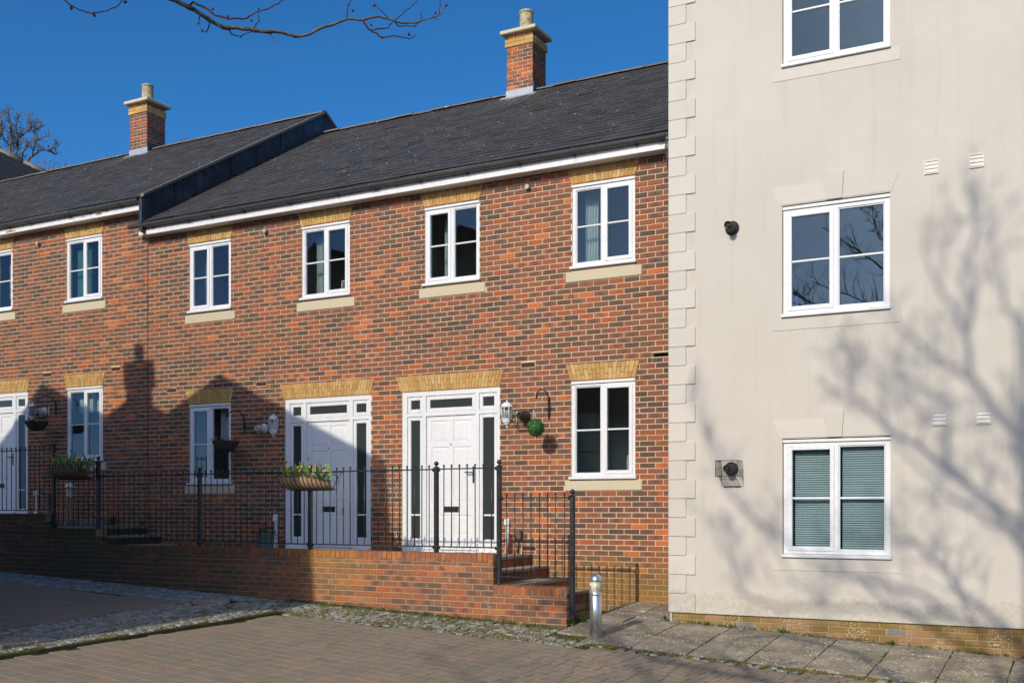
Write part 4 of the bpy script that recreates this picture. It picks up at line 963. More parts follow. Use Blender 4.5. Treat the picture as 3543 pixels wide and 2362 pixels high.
# things on the ledge inside the middle window
m = MB(); m.bbox(0, .03, 0, .2, 0, .26, .004); o = m.build('folder', M['blue'], None, (-3.105, CY + .16, 3.5)); tag(o, 'blue folder standing at the left of the first floor cream window', 'folder')
m = MB(); m.tube([(.09 * cos(a * pi / 10) * 1.2, 0, .09 * sin(a * pi / 10)) for a in range(11)], .012, 6); m.bbox(-.12, .12, -.04, .04, 0, .03, .01); o = m.build('basket', M['redp'], None, (-2.17, CY + .2, 3.5)); tag(o, 'small red basket at the right of the first floor cream window', 'basket')
m = MB(); m.lathe([(.028, 0), (.03, .02), (.03, .11), (.012, .135), (.012, .16)], (0, 0, 0), 14); o = m.build('bottle', M['violet'], None, (-2.93, CY + .19, 3.5)); tag(o, 'lilac bottle behind the left sash of the first floor cream window', 'bottle')
m = MB(); m.bbox(-.075, .075, 0, .012, 0, .21, .004); o = m.build('picture_frame', M['white'], None, (-10.44, .18, 4.66)); o.rotation_euler = (-.16, 0, .12)
o2 = MB(); o2.box(-.058, .058, -.0025, -.0005, .018, .192); q = o2.build('picture', M['photo'], None); q.parent = o; tag(o, 'white picture frame leaning behind the second upper window from the left of the lower house', 'picture frame')

# ------------------------------------------------------------------ terrace: floor, steps, brick wall
WF, WBK = -1.94, -1.722
terr = MB()
terr.box(-14.2, -7.06, WBK, .004, -.4, .60); terrace = terr.build('terrace_floor', M['slab']); tag(terrace, kind='structure')
def steps(name, label, segs, base):
    st = thing(name, label, 'steps', (segs[0][0], -.9, base))
    for x0, x1, z0, z1 in segs:                           # each step: a brick riser with a stone tread on top
        q = MB(); q.box(x0, x1 - .02, WBK + .003, .003, z0 - .3, z1 - .045); q.build('riser_core', M['mortar_low'], st)
        y = WBK + .006
        while y < -.03:
            e = min(y + .068, .0); q = MB(); q.bbox(x1 - .03, x1, y, e, z1 - .165, z1 - .048, .003); q.build('riser_brick', M['coping'], st); y += .076
        q = MB(); q.bbox(x0, x1 + .018, WBK + .004, -.001, z1 - .044, z1, .006); q.build('tread', M['slab'], st)
    return st
steps('garden_steps', 'brick steps with stone treads beside the stainless bollard', [(-7.09, -6.775, .3, .465), (-6.80, -6.46, .15, .305), (-6.49, -6.16, 0, .15)], 0)
q = MB(); y = WBK + .006
tt = thing('terrace_edge', 'stone and brick top edge of the terrace at the head of the steps', 'kerb', (-7.1, -.9, .5))
while y < -.03:
    e = min(y + .068, .0); q = MB(); q.bbox(-7.075, -7.04, y, e, .45, .57, .003); q.build('riser_brick', M['coping'], tt); y += .076
q = MB(); q.bbox(-7.42, -7.022, WBK + .004, -.001, .573, .617, .006); q.build('tread', M['slab'], tt)
steps('garden_steps', 'mossy shaded steps behind the railing below the wide planter', [(-15.5, -14.57, .8, .96), (-14.6, -14.22, .65, .814), (-14.26, -13.85, .5, .66)], .6)
q = MB(); q.box(-20, -15.45, WBK, .003, .2, 1.07); up = q.build('upper_terrace_floor', M['slab']); tag(up, kind='structure')

lw = thing('terrace_wall', 'stepped red brick terrace wall with brick on edge coping below the railings', 'wall', (-10, -1.83, -.1))
secs = [(-20.0, -14.74, 1.178), (-14.74, -13.605, .945), (-13.605, -6.565, .702), (-6.565, -5.56, .317)]
random.seed(13)
allr = []
for x0, x1, zt in secs:
    body = MB(); body.box(x0, x1, WF + .007, WBK - .006, -.7, zt - .112); body.box(x0 + .002, x1 - .002, WF + .008, WBK - .004, zt - .113, zt - .008); body.build('wall_core', M['mortar_low'], lw)
    allr += brick_rects(x0 + .001, x1 - .001, lambda x: Zc(x, WF) - .1, zt - .117, [])
    n = int(round((x1 - x0) / .0755)); wdt = (x1 - x0) / n
    for i in range(n):                                     # brick on edge coping
        a, b = x0 + i * wdt + .004, x0 + (i + 1) * wdt - .004
        if not inview((a + b) / 2, WF, zt, .02): continue
        q = MB(); jz, jy = rnd(-.003, .003), rnd(-.003, .003); q.bbox(a, b, WF - .002 + jy, WBK + .002, zt - .109, zt + jz, .005); q.build('coping_brick', M['coping'], lw)
    # end face seen from the right
    if True:
        zz = ZP - 4 * CH
        while zz < zt - .13:
            for a, b in ((WF, -1.836), (-1.826, WBK)):
                q = MB(); q.bbox(x1 - .03, x1 - .0005 + .002, a + .002, b, max(zz + .005, -.35), zz + .069, .003); q.build('end_brick', M['brick_low'], lw)
            zz += CH
allr = [r for r in allr if inview((r[0] + r[1]) / 2, WF, (r[2] + r[3]) / 2, .02)]
brickwork(lw, allr, WF, M['brick_low'], 300)

# ------------------------------------------------------------------ iron railings
PYR = -1.83
def ball_bar(h):                                          # upright with a double ball finial, foot at z = 0
    m = MB(); m.tube([(0, 0, 0), (0, 0, h + .03)], .0068, 8); m.ball((0, 0, h + .018), .0125, 8, 6, (1, 1, .8)); m.ball((0, 0, h + .043), .0150, 10, 7); return m.mesh('bar', M['iron'])
def rail_section(label, x0, x1, zb, zt, n, posts, group='black iron railings along the terrace', skip=()):
    s = thing('iron_railing', label, 'railing', ((x0 + x1) / 2, PYR, zb), group)
    for z, h in ((zt, .008), (zb, .008)):
        m = MB(); m.bbox(x0, x1, PYR - .013, PYR + .013, z - h, z + h, .003); m.build('rail', M['iron'], s)
        for e, xx in ((1, x0), (-1, x1)):
            m = MB(); m.lathe([(.016, -.008), (.016, .008)], (xx + e * .018, PYR - .014, z), 8, 'y'); m.bbox(xx - .004, xx + .03 * e, PYR - .008, PYR + .008, z - .03, z + .006, .003); m.build('rail_bracket', M['iron'], s)
    me = ball_bar(zt - zb)
    for i in range(n): inst('bar', me, s, (x0 + (x1 - x0) * (i + .72) / (n + .44), PYR + rnd(-.002, .002), zb), (0, rnd(-.004, .004), rnd(0, 3)))
    for px, pz0, pz1 in posts:                             # square post, cap plate and ball
        m = MB(); m.bbox(px - .026, px + .026, PYR - .026, PYR + .026, pz0, pz1 - .082, .004); m.bbox(px - .031, px + .031, PYR - .031, PYR + .031, pz1 - .083, pz1 - .07, .003); m.lathe([(.02, 0), (.012, .012), (.012, .02)], (px, PYR, pz1 - .07), 12); m.ball((px, PYR, pz1 - .027), .031, 16, 10)
        m.build('post', M['iron'], s)
PX = [-14.69, -13.668, -11.55, -9.506, -7.463, -6.540, -5.534]
rail_section('black railing on the highest part of the terrace wall at the left edge', -18.9, PX[0] - .026, 1.232, 2.209, 36, [(PX[0], .95, 2.313)])
rail_section('short black railing behind the shaded planter, between two tall posts', PX[0] + .026, PX[1] - .026, .996, 1.986, 8, [(PX[1], .705, 2.072)])
rail_section('black railing over the shaded steps, left of the lower hanging basket', PX[1] + .026, PX[2] - .026, .775, 1.764, 18, [(PX[2], .705, 1.862)])
rail_section('black railing running behind the right hand planter of yellow flowers', PX[2] + .026, PX[3] - .026, .775, 1.764, 17, [(PX[3], .705, 1.862)])
rail_section('black railing between the doors, in front of door number 3', PX[3] + .026, PX[4] - .026, .775, 1.764, 17, [(PX[4], .705, 1.866)])
rail_section('short black railing in front of the sunlit door handle', PX[4] + .026, PX[5] - .026, .775, 1.768, 7, [(PX[5], .318, 1.868)])
rail_section('low black railing on the bottom of the terrace wall beside the steps', PX[5] + .026, PX[6] - .026, .418, 1.398, 8, [(PX[6], -.2, 1.492)])

# ------------------------------------------------------------------ planters, baskets, lamps and other fittings
def leaf_mesh(l, wd, bend=.25, m=None):
    v = []; n = 5
    for i in range(n + 1):
        t = i / n; ww = wd * sin(pi * min(.98, .12 + .86 * t)) ** .8 * (1 if t < .98 else .1); yb = bend * l * t * t; z = l * (t - .25 * bend * t * t)
        v += [(-ww / 2, yb, z), (0, yb - ww * .18, z), (ww / 2, yb, z)]
    q = MB(); q.add(v, [f for i in range(n) for f in ((3 * i, 3 * i + 1, 3 * i + 4, 3 * i + 3), (3 * i + 1, 3 * i + 2, 3 * i + 5, 3 * i + 4))], True); return q.mesh('leaf', m or M['tulip'])
def flower_mesh(r, m, pet=6):
    q = MB()
    for k in range(pet):
        a = 2 * pi * k / pet; c, s = cos(a), sin(a); q.add([(0, 0, 0), (c * r * .6 - s * r * .35, s * r * .6 + c * r * .35, r * .25), (c * r, s * r, r * .15), (c * r * .6 + s * r * .35, s * r * .6 - c * r * .35, r * .25)], [(0, 1, 2, 3)])
    q.lathe([(r * .2, 0), (r * .3, r * .4), (r * .12, r * .6)], (0, 0, 0), 7); return q.mesh('flower', m)
def trough(label, x0, x1, zt, zb, seed, nl, nf):
    random.seed(seed); yb_, yf = -1.865, -2.10; L = x1 - x0; cx_ = (x0 + x1) / 2
    t = thing('trough_planter', label, 'planter', (cx_, -1.98, zb), 'wire trough planters hung on the railings')
    def prof(u, k=1.0):                                    # cross section from the top front edge down and round to the back
        a = u * pi / 2; return (yb_ + .01 + (yf - yb_ - .01) * k * cos(a) ** .8, zt - (zt - zb) * k * sin(a) ** .9)
    m = MB(); m.tube([(x0, yb_, zt), (x0 + .02, yf, zt), (x1 - .02, yf, zt), (x1, yb_, zt), (x0, yb_, zt)], .0055, 6); m.tube([(x0, yb_, zt)] + [(x0 + .05 + L * .12 * sin(k * pi / 12), yb_, zt - (zt - zb) * sin(k * pi / 12)) for k in range(1, 7)] + [(x1 - .05 - L * .12 * sin(k * pi / 12), yb_, zt - (zt - zb) * sin(k * pi / 12)) for k in range(6, 0, -1)] + [(x1, yb_, zt)], .0055, 6); m.build('rim', M['iron'], t)
    n = 13
    for i in range(n):
        f = (i + .5) / n; x = x0 + .02 + (L - .04) * f; sh = (f - .5) * -.13
        m = MB(); m.tube([(x + sh * (k / 8), *prof(k / 8)) for k in range(9)], .0042, 5); m.build('wire', M['iron'], t)
    for e, xx in ((1, x0), (-1, x1)):
        m = MB()
        for h in (.35, .7): m.tube([(xx + e * (.03 + .06 * h), yb_, zt - (zt - zb) * h), (xx + e * .03, yb_ - .12 * (1 - h), zt - (zt - zb) * h * .75), (xx + e * .025, yf + .02 + .1 * h, zt - .02)], .0038, 5)
        m.build('end_wire', M['iron'], t)
    m = MB(); v = []; nu, nv = 9, 30                       # fibre lining, sagging at one end
    for j in range(nv + 1):
        fx_ = j / nv; x = x0 + .035 + (L - .07) * fx_; en = max(0, 1 - min(fx_, 1 - fx_) * 9); top = .035 + .075 * fx_ ** 1.5 + .012 * sin(9 * fx_)
        for i in range(nu + 1):
            u = i / nu; y, z = prof(u, .97 - .1 * en * en); z = min(z, zt - top - .0); b = .006 * sin(j * 2.6) * sin(pi * u)
            v.append((x + (cx_ - x) * .22 * u * en, y + b * .5 + rnd(-.003, .003), z - b + rnd(-.003, .003)))
    m.add(v, [(j * (nu + 1) + i, j * (nu + 1) + i + 1, (j + 1) * (nu + 1) + i + 1, (j + 1) * (nu + 1) + i) for j in range(nv) for i in range(nu)], True)
    sv = [(x0 + .05 + (L - .1) * k / 12, y, zt - .10 + rnd(-.01, .01)) for k in range(13) for y in (yf + .03, yb_)]
    m.add(sv, [(2 * k, 2 * k + 1, 2 * k + 3, 2 * k + 2) for k in range(12)]); m.build('fibre_liner', M['coir'], t)
    lm = [leaf_mesh(rnd(.22, .32), rnd(.035, .055), rnd(.1, .5)) for _ in range(6)]; fm = flower_mesh(.025, M['yellowf'])
    sm_ = [leaf_mesh(rnd(.08, .13), rnd(.018, .03), rnd(.2, .7), M['weed']) for _ in range(4)]
    for i in range(nl):
        fx_ = (i + rnd(.1, .9)) / nl; inst('leaf', random.choice(lm if i % 2 else sm_), t, (x0 + .07 + (L - .16) * fx_, -1.98 + rnd(-.06, .05), zt - .11), (rnd(-.35, .35), rnd(-.5, .5), rnd(0, 6.28)), [rnd(.75, 1.15)] * 3)
    for i in range(nf):
        fx_ = random.choice((.1, .16, .2, .42, .6, .66, .7, .74, .9)) + rnd(-.05, .05); z = zt + rnd(-.05, .1); x = x0 + .06 + (L - .12) * fx_; y = -2.03 + rnd(-.06, .04)
        inst('flower', fm, t, (x, y, z), (rnd(.4, 1.5), rnd(-.6, .6), rnd(0, 6)), [rnd(.7, 1.25)] * 3)
        m = MB(); m.tube([(x + rnd(-.02, .02), y + .03, zt - .1), (x, y + .01, z)], .002, 4); m.build('stem', M['weed'], t)
    for fx_ in (.12, .36, .5):
        m = MB(); x = x0 + L * fx_; z = zt + rnd(.09, .2); m.tube([(x, -1.98, zt - .1), (x + .01, -1.985, z)], .0028, 5); m.ball((x + .01, -1.985, z + .02), .014, 8, 6, (1, 1, 2)); m.build('bud_stem', M['tulip'], t)
trough('sunlit wire trough of yellow flowers and tulip leaves with brown fibre lining', -9.93, -8.93, 1.748, 1.51, 61, 64, 34)
trough('shaded wire trough of yellow flowers hung on the short railing at the left', -14.60, -13.60, 1.945, 1.72, 62, 60, 20)

def bracket(name, label, x, ztop, zbot, arm, hook_z, y=0.0):
    b = thing(name, label, 'bracket', (x, y, zbot))
    m = MB(); m.bbox(x - .011, x + .011, y - .009, y - .001, zbot, ztop, .003); m.bbox(x - .04, x + .04, y - .012, y - .0015, (ztop + zbot) / 2 - .012, (ztop + zbot) / 2 + .012, .003); m.build('back_plate', M['iron'], b)
    pts = [(x, y - .012, zbot + .03), (x, y - .02, (ztop + zbot) / 2)]
    for k in range(13): a = R(8 + k * 14.5); pts.append((x, y - .02 - arm * .5 * (1 - cos(a)) * 1.0, ztop - .02 + .13 * sin(a)))
    for k in range(9): a = R(200 + k * 33); pts.append((x, y - arm - .012 - .022 * (k / 8) + .022 * cos(a) , hook_z + .0 + .022 * sin(a)))
    m = MB(); m.tube(pts, .008, 8); m.build('arm', M['iron'], b)
    return b
bracket('hanging_bracket', 'black curved bracket holding the green leaf ball by the right door', -6.755, 2.80, 2.51, .37, 2.79)
bracket('hanging_bracket', 'black curved bracket holding the basket of pansies beside the lower window', -12.345, 2.75, 2.49, .37, 2.77)
bracket('hanging_bracket', 'black curved bracket holding the empty looking basket by the left door', -16.90, 3.21, 2.95, .37, 3.23)
# leaf ball on chains
random.seed(71); bx, by_, bz = -6.765, -.385, 2.365
bl = thing('leaf_ball', 'round green artificial box ball hanging by the right front door', 'topiary ball', (bx, by_, bz - .125))
m = MB(); m.ball((bx, by_, bz), .108, 16, 10); m.build('core', M['box'], bl)
m = MB()
for i in range(2600):
    z = rnd(-1, 1); a = rnd(0, 2 * pi); rr = sqrt(1 - z * z); n = Vector((rr * cos(a), rr * sin(a), z)); p = Vector((bx, by_, bz)) + n * rnd(.104, .127)
    u = n.orthogonal().normalized(); u.rotate(Matrix.Rotation(rnd(0, 6.28), 3, n)); q2 = n.cross(u); s = rnd(.005, .009); up_ = n * s * rnd(-.5, .9)
    m.add([p - u * s, p + q2 * s * .6, p + u * s * 1.3 + up_, p - q2 * s * .6], [(0, 1, 2, 3)])
tag(m.build('leaves', M['box'], bl), kind='stuff')
m = MB()
for k in range(3): a = 2 * pi * k / 3 + .4; m.tube([(bx, by_, 2.785), (bx + .055 * cos(a), by_ + .055 * sin(a), bz + .10)], .0014, 4)
m.build('chain', M['grey'], bl)
def basket(label, x, y, zt, zb, r, hook_z, seed, flowers):
    random.seed(seed); b = thing('hanging_basket', label, 'hanging basket', (x, y, zb), 'wicker hanging baskets')
    m = MB(); prof_ = [(r * sqrt(max(0, k / 8)) ** .9, zb + (zt - zb) * (k / 8) ** 1.3) for k in range(9)]; m.lathe([(max(.02, a), z) for a, z in prof_] + [(r - .02, zt - .01), (.01, zt - .03)], (x, y, 0), 24); m.build('bowl', M['wicker'], b)
    for k in range(1, 9):
        rr = r * sqrt(k / 8) ** .9 + .002; z = zb + (zt - zb) * (k / 8) ** 1.3; m = MB(); m.tube([(x + rr * (1 + .02 * sin(j * 3)) * cos(2 * pi * j / 28), y + rr * (1 + .02 * sin(j * 3)) * sin(2 * pi * j / 28), z + .004 * sin(j * 2.5)) for j in range(29)], .0065, 5, False); m.build('wicker_hoop', M['wicker'], b)
    m = MB()
    for k in range(3): a = 2 * pi * k / 3 + .5; m.tube([(x, y, hook_z - .02), (x + r * cos(a), y + r * sin(a), zt)], .0024, 5)
    m.build('chain', M['iron'], b)
    lm = [leaf_mesh(rnd(.05, .09), rnd(.02, .03), rnd(.3, .8), M['weed']) for _ in range(4)]
    for i in range(26 if flowers else 14): a = rnd(0, 6.28); q_ = r * sqrt(rnd(0, .8)); inst('leaf', random.choice(lm), b, (x + q_ * cos(a), y + q_ * sin(a), zt - .02), (rnd(-.9, .9), rnd(-.9, .9), rnd(0, 6)), [rnd(.7, 1.2)] * 3)
    if flowers:
        for mt, cnt, fx_ in (('pink', 6, -.75), ('violet', 7, .35), ('pink', 2, -.45)):
            fm = flower_mesh(.02, M[mt], 5)
            for i in range(cnt): inst('flower', fm, b, (x + r * fx_ + rnd(-.05, .06), y + rnd(-.12, -.02), zt + rnd(.0, .07)), (rnd(.6, 1.4), rnd(-.5, .5), rnd(0, 6)), [rnd(.8, 1.3)] * 3)
basket('wicker basket of pink and violet pansies hanging before the lower window', -12.40, -.385, 2.345, 2.17, .215, 2.77, 81, True)
basket('wicker basket with straggly plants hanging by the left front door', -16.95, -.385, 2.835, 2.67, .205, 3.23, 82, False)
def lantern(label, x, z0, z1):
    """half lantern fixed flat to the wall: stepped roof with a finial, four glazed faces, moulded base"""
    l = thing('wall_lantern', label, 'lantern', (x, 0, z0), 'white half lanterns by the front doors'); h = z1 - z0
    def half(prof_, n=6):
        q = MB(); v = []
        for r, z in prof_:
            for k in range(n + 1): a = pi + pi * k / n; v.append((x + r * cos(a), -.003 + r * sin(a) * .95, z))
        w2 = n + 1
        q.add(v, [(j * w2 + k, j * w2 + k + 1, (j + 1) * w2 + k + 1, (j + 1) * w2 + k) for j in range(len(prof_) - 1) for k in range(n)]); q.add(v[:w2], [tuple(range(w2))[::-1]]); q.add(v[-w2:], [tuple(range(w2))]); return q
    za, zb = z0 + h * .30, z0 + h * .73
    half([(.094, zb), (.098, zb + .006), (.085, zb + .018), (.062, zb + .05), (.05, zb + .068), (.022, zb + .076), (.012, zb + .08), (.01, z1 - .012), (.014, z1 - .007), (.004, z1)]).build('lamp_roof', M['white'], l)
    half([(.01, z0), (.014, z0 + .012), (.008, z0 + .025), (.035, z0 + .045), (.045, z0 + .06), (.05, z0 + .072), (.066, z0 + .08), (.068, za - .012), (.08, za - .006), (.08, za + .012)]).build('lamp_base', M['white'], l)
    q = MB(); pv = []
    for k in range(5):
        a = pi + pi * k / 4; c, s = cos(a), sin(a); p0 = (x + .077 * c, -.004 + .074 * s, za + .012); p1 = (x + .085 * c, -.004 + .081 * s, zb); q.tube([p0, p1], .0075, 4); pv.append((p0, p1))
    q.build('lamp_frame', M['white'], l)
    for k in range(4): m = MB(); m.quad(pv[k][0], pv[k + 1][0], pv[k + 1][1], pv[k][1]); m.build('pane', M['lampglass'], l)
    m = MB(); m.lathe([(.012, 0), (.014, .03), (.025, .06), (.022, .085), (.008, .1)], (x, -.03, za + .012), 12); m.build('bulb', M['white'], l)
    m = MB(); m.box(x - .07, x + .07, -.004, -.001, z0 + .08, zb + .04); m.build('back_plate', M['white'], l)
lantern('white half lantern on the sunlit wall right of the right door', -7.425, 2.415, 2.815)
lantern('white half lantern in shade between the pansy basket and door number 3', -11.727, 2.408, 2.805)
lantern('white half lantern behind the basket by the left door', -17.548, 2.875, 3.265)
def caged_flue(label, x, z, y=0.0, wd=.30, hh=.18, drop=.13, cover=True, pipe='flue', white=False):
    f = thing('boiler_flue', label, 'flue', (x, y, z - hh / 2)); pm = M['white'] if white else M['flue']
    m = MB(); m.lathe([(.085, 0), (.085, .012), (.07, .02), (.052, .03), (.05, .13), (.045, .135), (.045, .19), (.038, .19), (.036, .15), (.018, .15), (.018, .18), (.005, .18)], (x, y - .001, z), 24, 'y'); m.build('flue_pipe', pm, f)
    if not cover: return f
    a, b, c, d, o_ = x - wd / 2, x + wd / 2, z - hh / 2, z + hh / 2, y - .215
    m = MB(); m.tube([(a, y - .004, c), (a, o_, c), (b, o_, c), (b, y - .004, c)], .004, 5); m.tube([(a, y - .004, d), (a, o_, d), (b, o_, d), (b, y - .004, d)], .004, 5)
    for e in (a, b): m.tube([(e, o_, c), (e, o_, d)], .004, 5)
    m.tube([(a, o_, z), (b, o_, z)], .0025, 4); m.build('cage_frame', M['cage'], f)
    n = 17; vm = MB(); vm.tube([(0, 0, c - z), (0, 0, d - z)], .0017, 4); vm = vm.mesh('cage_wire', M['cage'])
    for i in range(1, n): inst('cage_wire', vm, f, (a + (b - a) * i / n, o_, z))
    for i in range(1, 9):
        for e in (a, b): inst('cage_wire', vm, f, (e, y - .004 - .211 * i / 9, z))
    if drop:
        m = MB(); aa, bb = x - .09, x + .11; m.tube([(aa, o_, c), (aa, y - .01, c - drop), (bb, y - .01, c - drop), (bb, o_, c)], .0032, 5)
        for i in range(1, 8): yy = o_ + (y - .01 - o_) * i / 8; m.tube([(aa, yy, c - drop * i / 8), (bb, yy, c - drop * i / 8)], .0017, 4)
        m.build('lower_cage', M['cage'], f)
    for e in (a, b): m = MB(); m.bbox(e - .012, e + .012, y - .006, y - .001, c, d, .002); m.build('fixing_strip', M['vent'], f)
    return f
caged_flue('caged boiler flue between the sunlit lantern and the leaf ball', -7.13, 2.565, 0, .27, .165, .12)
caged_flue('white boiler flue in a dark cage left of the shaded lantern', -11.93, 2.56, 0, .26, .165, 0, white=True)
caged_flue('small white flue behind the basket by the left door', -17.22, 3.06, 0, .24, .165, 0, white=True)
caged_flue('black flue in a wire cage low on the cream wall', -3.83, 1.735, CY, .26, .185, .125)
caged_flue('black round flue without a cage high on the cream wall', -3.82, 4.602, CY, cover=False)
# service pipes and boxes against the house fronts
def stand_pipe(label, x, z0, zc, z1, foot=True):
    s = thing('cable_conduit', label, 'conduit', (x, 0, z0)); m = MB(); m.bbox(x - .026, x + .026, -.036, -.002, z0 + .1, zc, .004); m.build('conduit', M['pipe'], s)
    m = MB(); m.xprism([(-.055, zc - .002), (-.002, zc - .002), (-.002, z1), (-.035, z1), (-.055, z1 - .02)], x - .037, x + .037); m.build('hood', M['white'], s)
    m = MB(); m.xprism([(-.075, z0), (-.002, z0), (-.002, z0 + .16), (-.037, z0 + .16)], x - .03, x + .03); m.build('foot', M['orangecap'] if foot else M['white'], s)
stand_pipe('ivory cable conduit with a white hood beside the right door', -7.405, .615, 1.03, 1.115)
stand_pipe('ivory cable conduit with a white hood and cable behind the grey flower pot', -11.66, .605, 1.06, 1.165, False)
stand_pipe('ivory cable conduit with a white hood in shade by the left door', -17.42, 1.07, 1.50, 1.6, False)
def brown_box(label, x, z0, z1):
    b = thing('meter_box', label, 'meter box', (x, 0, z0)); m = MB(); m.bbox(x - .055, x + .055, -.06, -.002, z0, z1, .015); m.build('box', M['terra'], b)
    m = MB(); m.tube([(x, -.03, z0), (x, -.03, z0 - .08), (x - .01, -.028, z0 - .16)], .012, 8); m.build('pipe', M['black'], b)
brown_box('small brown box on the wall above the top step', -7.235, .80, .97); brown_box('small brown box on the shaded wall beside the grey flower pot', -11.93, .80, 1.04); brown_box('small brown box on the wall behind the railing at the left', -17.05, 1.32, 1.55)
p2 = thing('post_cap_pipe', 'pale drain post with a white cowl behind the first railing post', 'pipe', (-16.25, -.25, 1.07)); m = MB(); m.lathe([(.045, 0), (.045, .4), (.05, .4), (.05, .43), (.042, .43), (.042, .57)], (-16.25, -.25, 1.07), 16); m.build('pipe', M['pipe'], p2); m = MB(); m.lathe([(.08, 0), (.075, .012), (.05, .06), (.03, .085)], (-16.25, -.25, 1.64), 16); m.build('cowl', M['white'], p2)
# grey pot with flowers by door number 3
random.seed(91); fp = thing('flower_pot', 'grey planter with pink flowers standing by door number 3', 'flower pot', (-11.52, -.42, .60))
m = MB(); m.lathe([(.10, 0), (.105, .02), (.135, .27), (.14, .28), (.125, .28), (.12, .25), (.01, .25)], (-11.52, -.42, .60), 24); m.build('pot', M['zinc'], fp)
lm = [leaf_mesh(rnd(.06, .1), rnd(.02, .035), rnd(.4, .9), M['weed']) for _ in range(5)]
for i in range(60): a = rnd(0, 6.28); q_ = .12 * sqrt(rnd(0, 1)); inst('leaf', random.choice(lm), fp, (-11.52 + q_ * cos(a), -.42 + q_ * sin(a), .855), (rnd(-1.1, 1.1), rnd(-1.1, 1.1), rnd(0, 6)))
fm = flower_mesh(.024, M['pink'])
for x, z in ((-11.60, .985), (-11.50, .975), (-11.585, .97)): inst('flower', fm, fp, (x, -.48, z), (1.0, 0, rnd(0, 6)))
lt = leaf_mesh(.04, .028, .3, M['litter'])
for i in range(16): t_ = i / 15; inst('trailing_leaf', lt, fp, (-11.42 + .34 * t_ + rnd(-.03, .03), -.47 + rnd(-.05, .02), .86 - .12 * t_ * t_ + rnd(-.05, .06)), (rnd(-1.5, 1.5), rnd(-1.5, 1.5), rnd(0, 6)))

# bollard light
bz0 = Zp(-4.99, -2.37); bo = thing('bollard_light', 'stainless steel bollard light with a domed top on the path corner', 'bollard', (-4.99, -2.37, bz0)); BL = (-4.99, -2.37, bz0)
m = MB(); m.lathe([(.068, -.08), (.068, .468), (.066, .47)], BL, 40); m.build('column', M['steel'], bo)
m = MB(); m.lathe([(.07, .4705), (.0715, .474), (.0715, .504), (.069, .508)], BL, 40); m.build('collar', M['steel'], bo)
m = MB(); m.lathe([(.057, .508), (.057, .645)], BL, 32); m.build('diffuser', M['cream'], bo)
for k in range(4): a = R(28.3 + 270 + k * 90 + 6); m = MB(); m.tube([(BL[0] + .063 * cos(a), BL[1] + .063 * sin(a), bz0 + .50), (BL[0] + .063 * cos(a), BL[1] + .063 * sin(a), bz0 + .645)], .004, 6); m.build('guard_rod', M['steel'], bo)
m = MB(); m.lathe([(.055, .640), (.076, .640), (.076, .648)] + [(.072 * cos(pi / 2 * k / 10), .648 + .072 * sin(pi / 2 * k / 10)) for k in range(10)] + [(.004, .7205)], BL, 40); m.build('dome', M['steel'], bo)

# ------------------------------------------------------------------ weeds, moss, litter
random.seed(101)
def tufts(pts, name, mat, hmin, hmax, wd, blades=5):
    m = MB()
    for x, y, z in pts:
        for _ in range(blades):
            a = rnd(0, 6.28); h = rnd(hmin, hmax); ln = rnd(.1, .9) * h; w2 = rnd(.4, 1) * wd; bx_, by2 = x + rnd(-.025, .025), y + rnd(-.02, .02); c, s = cos(a), sin(a)
            m.add([(bx_ - s * w2, by2 + c * w2, z), (bx_ + s * w2, by2 - c * w2, z), (bx_ + c * ln * .6 + s * w2 * .7, by2 + s * ln * .6 - c * w2 * .7, z + h * .7), (bx_ + c * ln, by2 + s * ln, z + h), (bx_ + c * ln * .5 - s * w2 * .7, by2 + s * ln * .5 + c * w2 * .7, z + h * .65)], [(0, 1, 2, 3, 4)])
    return m.build(name, mat)
pts = []
for i in range(7000):
    x = rnd(-10.2, -4.9); y = rnd(-2.98, -1.95); dens = .25 + .75 * max(0, min(1, (x + 9.9) / 1.2)); edge = 1 if (y > -2.15 or y < -2.8) else .62
    cl = .5 + .5 * sin(x * 7.1 + 2 * sin(y * 9)) * sin(y * 11 + x * 3)
    if random.random() < dens * edge * (.25 + .75 * cl) * .72: pts.append((x, y, Zc(x, y) - .004))
for i in range(1500):
    x = rnd(-4.9, -.3); y = -2.76 + rnd(-.1, .1)
    if sin(x * 9) + sin(x * 23) > -.5: pts.append((x, y, Zc(x, y) - .008))
for i in range(2200):
    y = rnd(-7, -3); x = rnd(-10.8, bandR(y))
    if random.random() < .35 + .55 * (x > -9.95): pts.append((x, y, zband(x, y) - .008))
tag(tufts(pts, 'moss_and_grass', M['moss'], .008, .027, .006, 5), 'moss and short grass growing between the setts', 'moss', kind='stuff')
pts = []
for i in range(420): x = rnd(-9.8, -5.6); pts.append((x, WF - abs(random.gauss(0, .05)) - .01, Zc(x, WF) - .005))
for i in range(150): x = rnd(-4.5, -.4); pts.append((x, CY - abs(random.gauss(0, .03)) - .005, Zp(x, CY) - .005))
tag(tufts(pts, 'grass_edging', M['weed'], .015, .05, .004, 4), 'short weeds along the foot of the walls', 'weeds', kind='stuff')
m = MB()
for i in range(900):
    if i % 3: x = rnd(-3.4, -.4); y = CY - abs(random.gauss(0, .05)) - .01; z = Zp(x, y) + .006
    else: x = rnd(-8.8, -1); y = rnd(-4.5, -1.9); z = (Zp(x, y) if (x > -5 and y > -2.65) else Zc(x, y)) + .006
    if x < -5 and y > -1.95: continue
    a = rnd(0, 6.28); s = rnd(.004, .014); c, sn = cos(a) * s, sin(a) * s; m.add([(x - c, y - sn, z), (x + sn * .6, y - c * .6, z + rnd(0, .008)), (x + c, y + sn, z + rnd(0, .006)), (x - sn * .6, y + c * .6, z)], [(0, 1, 2, 3)])
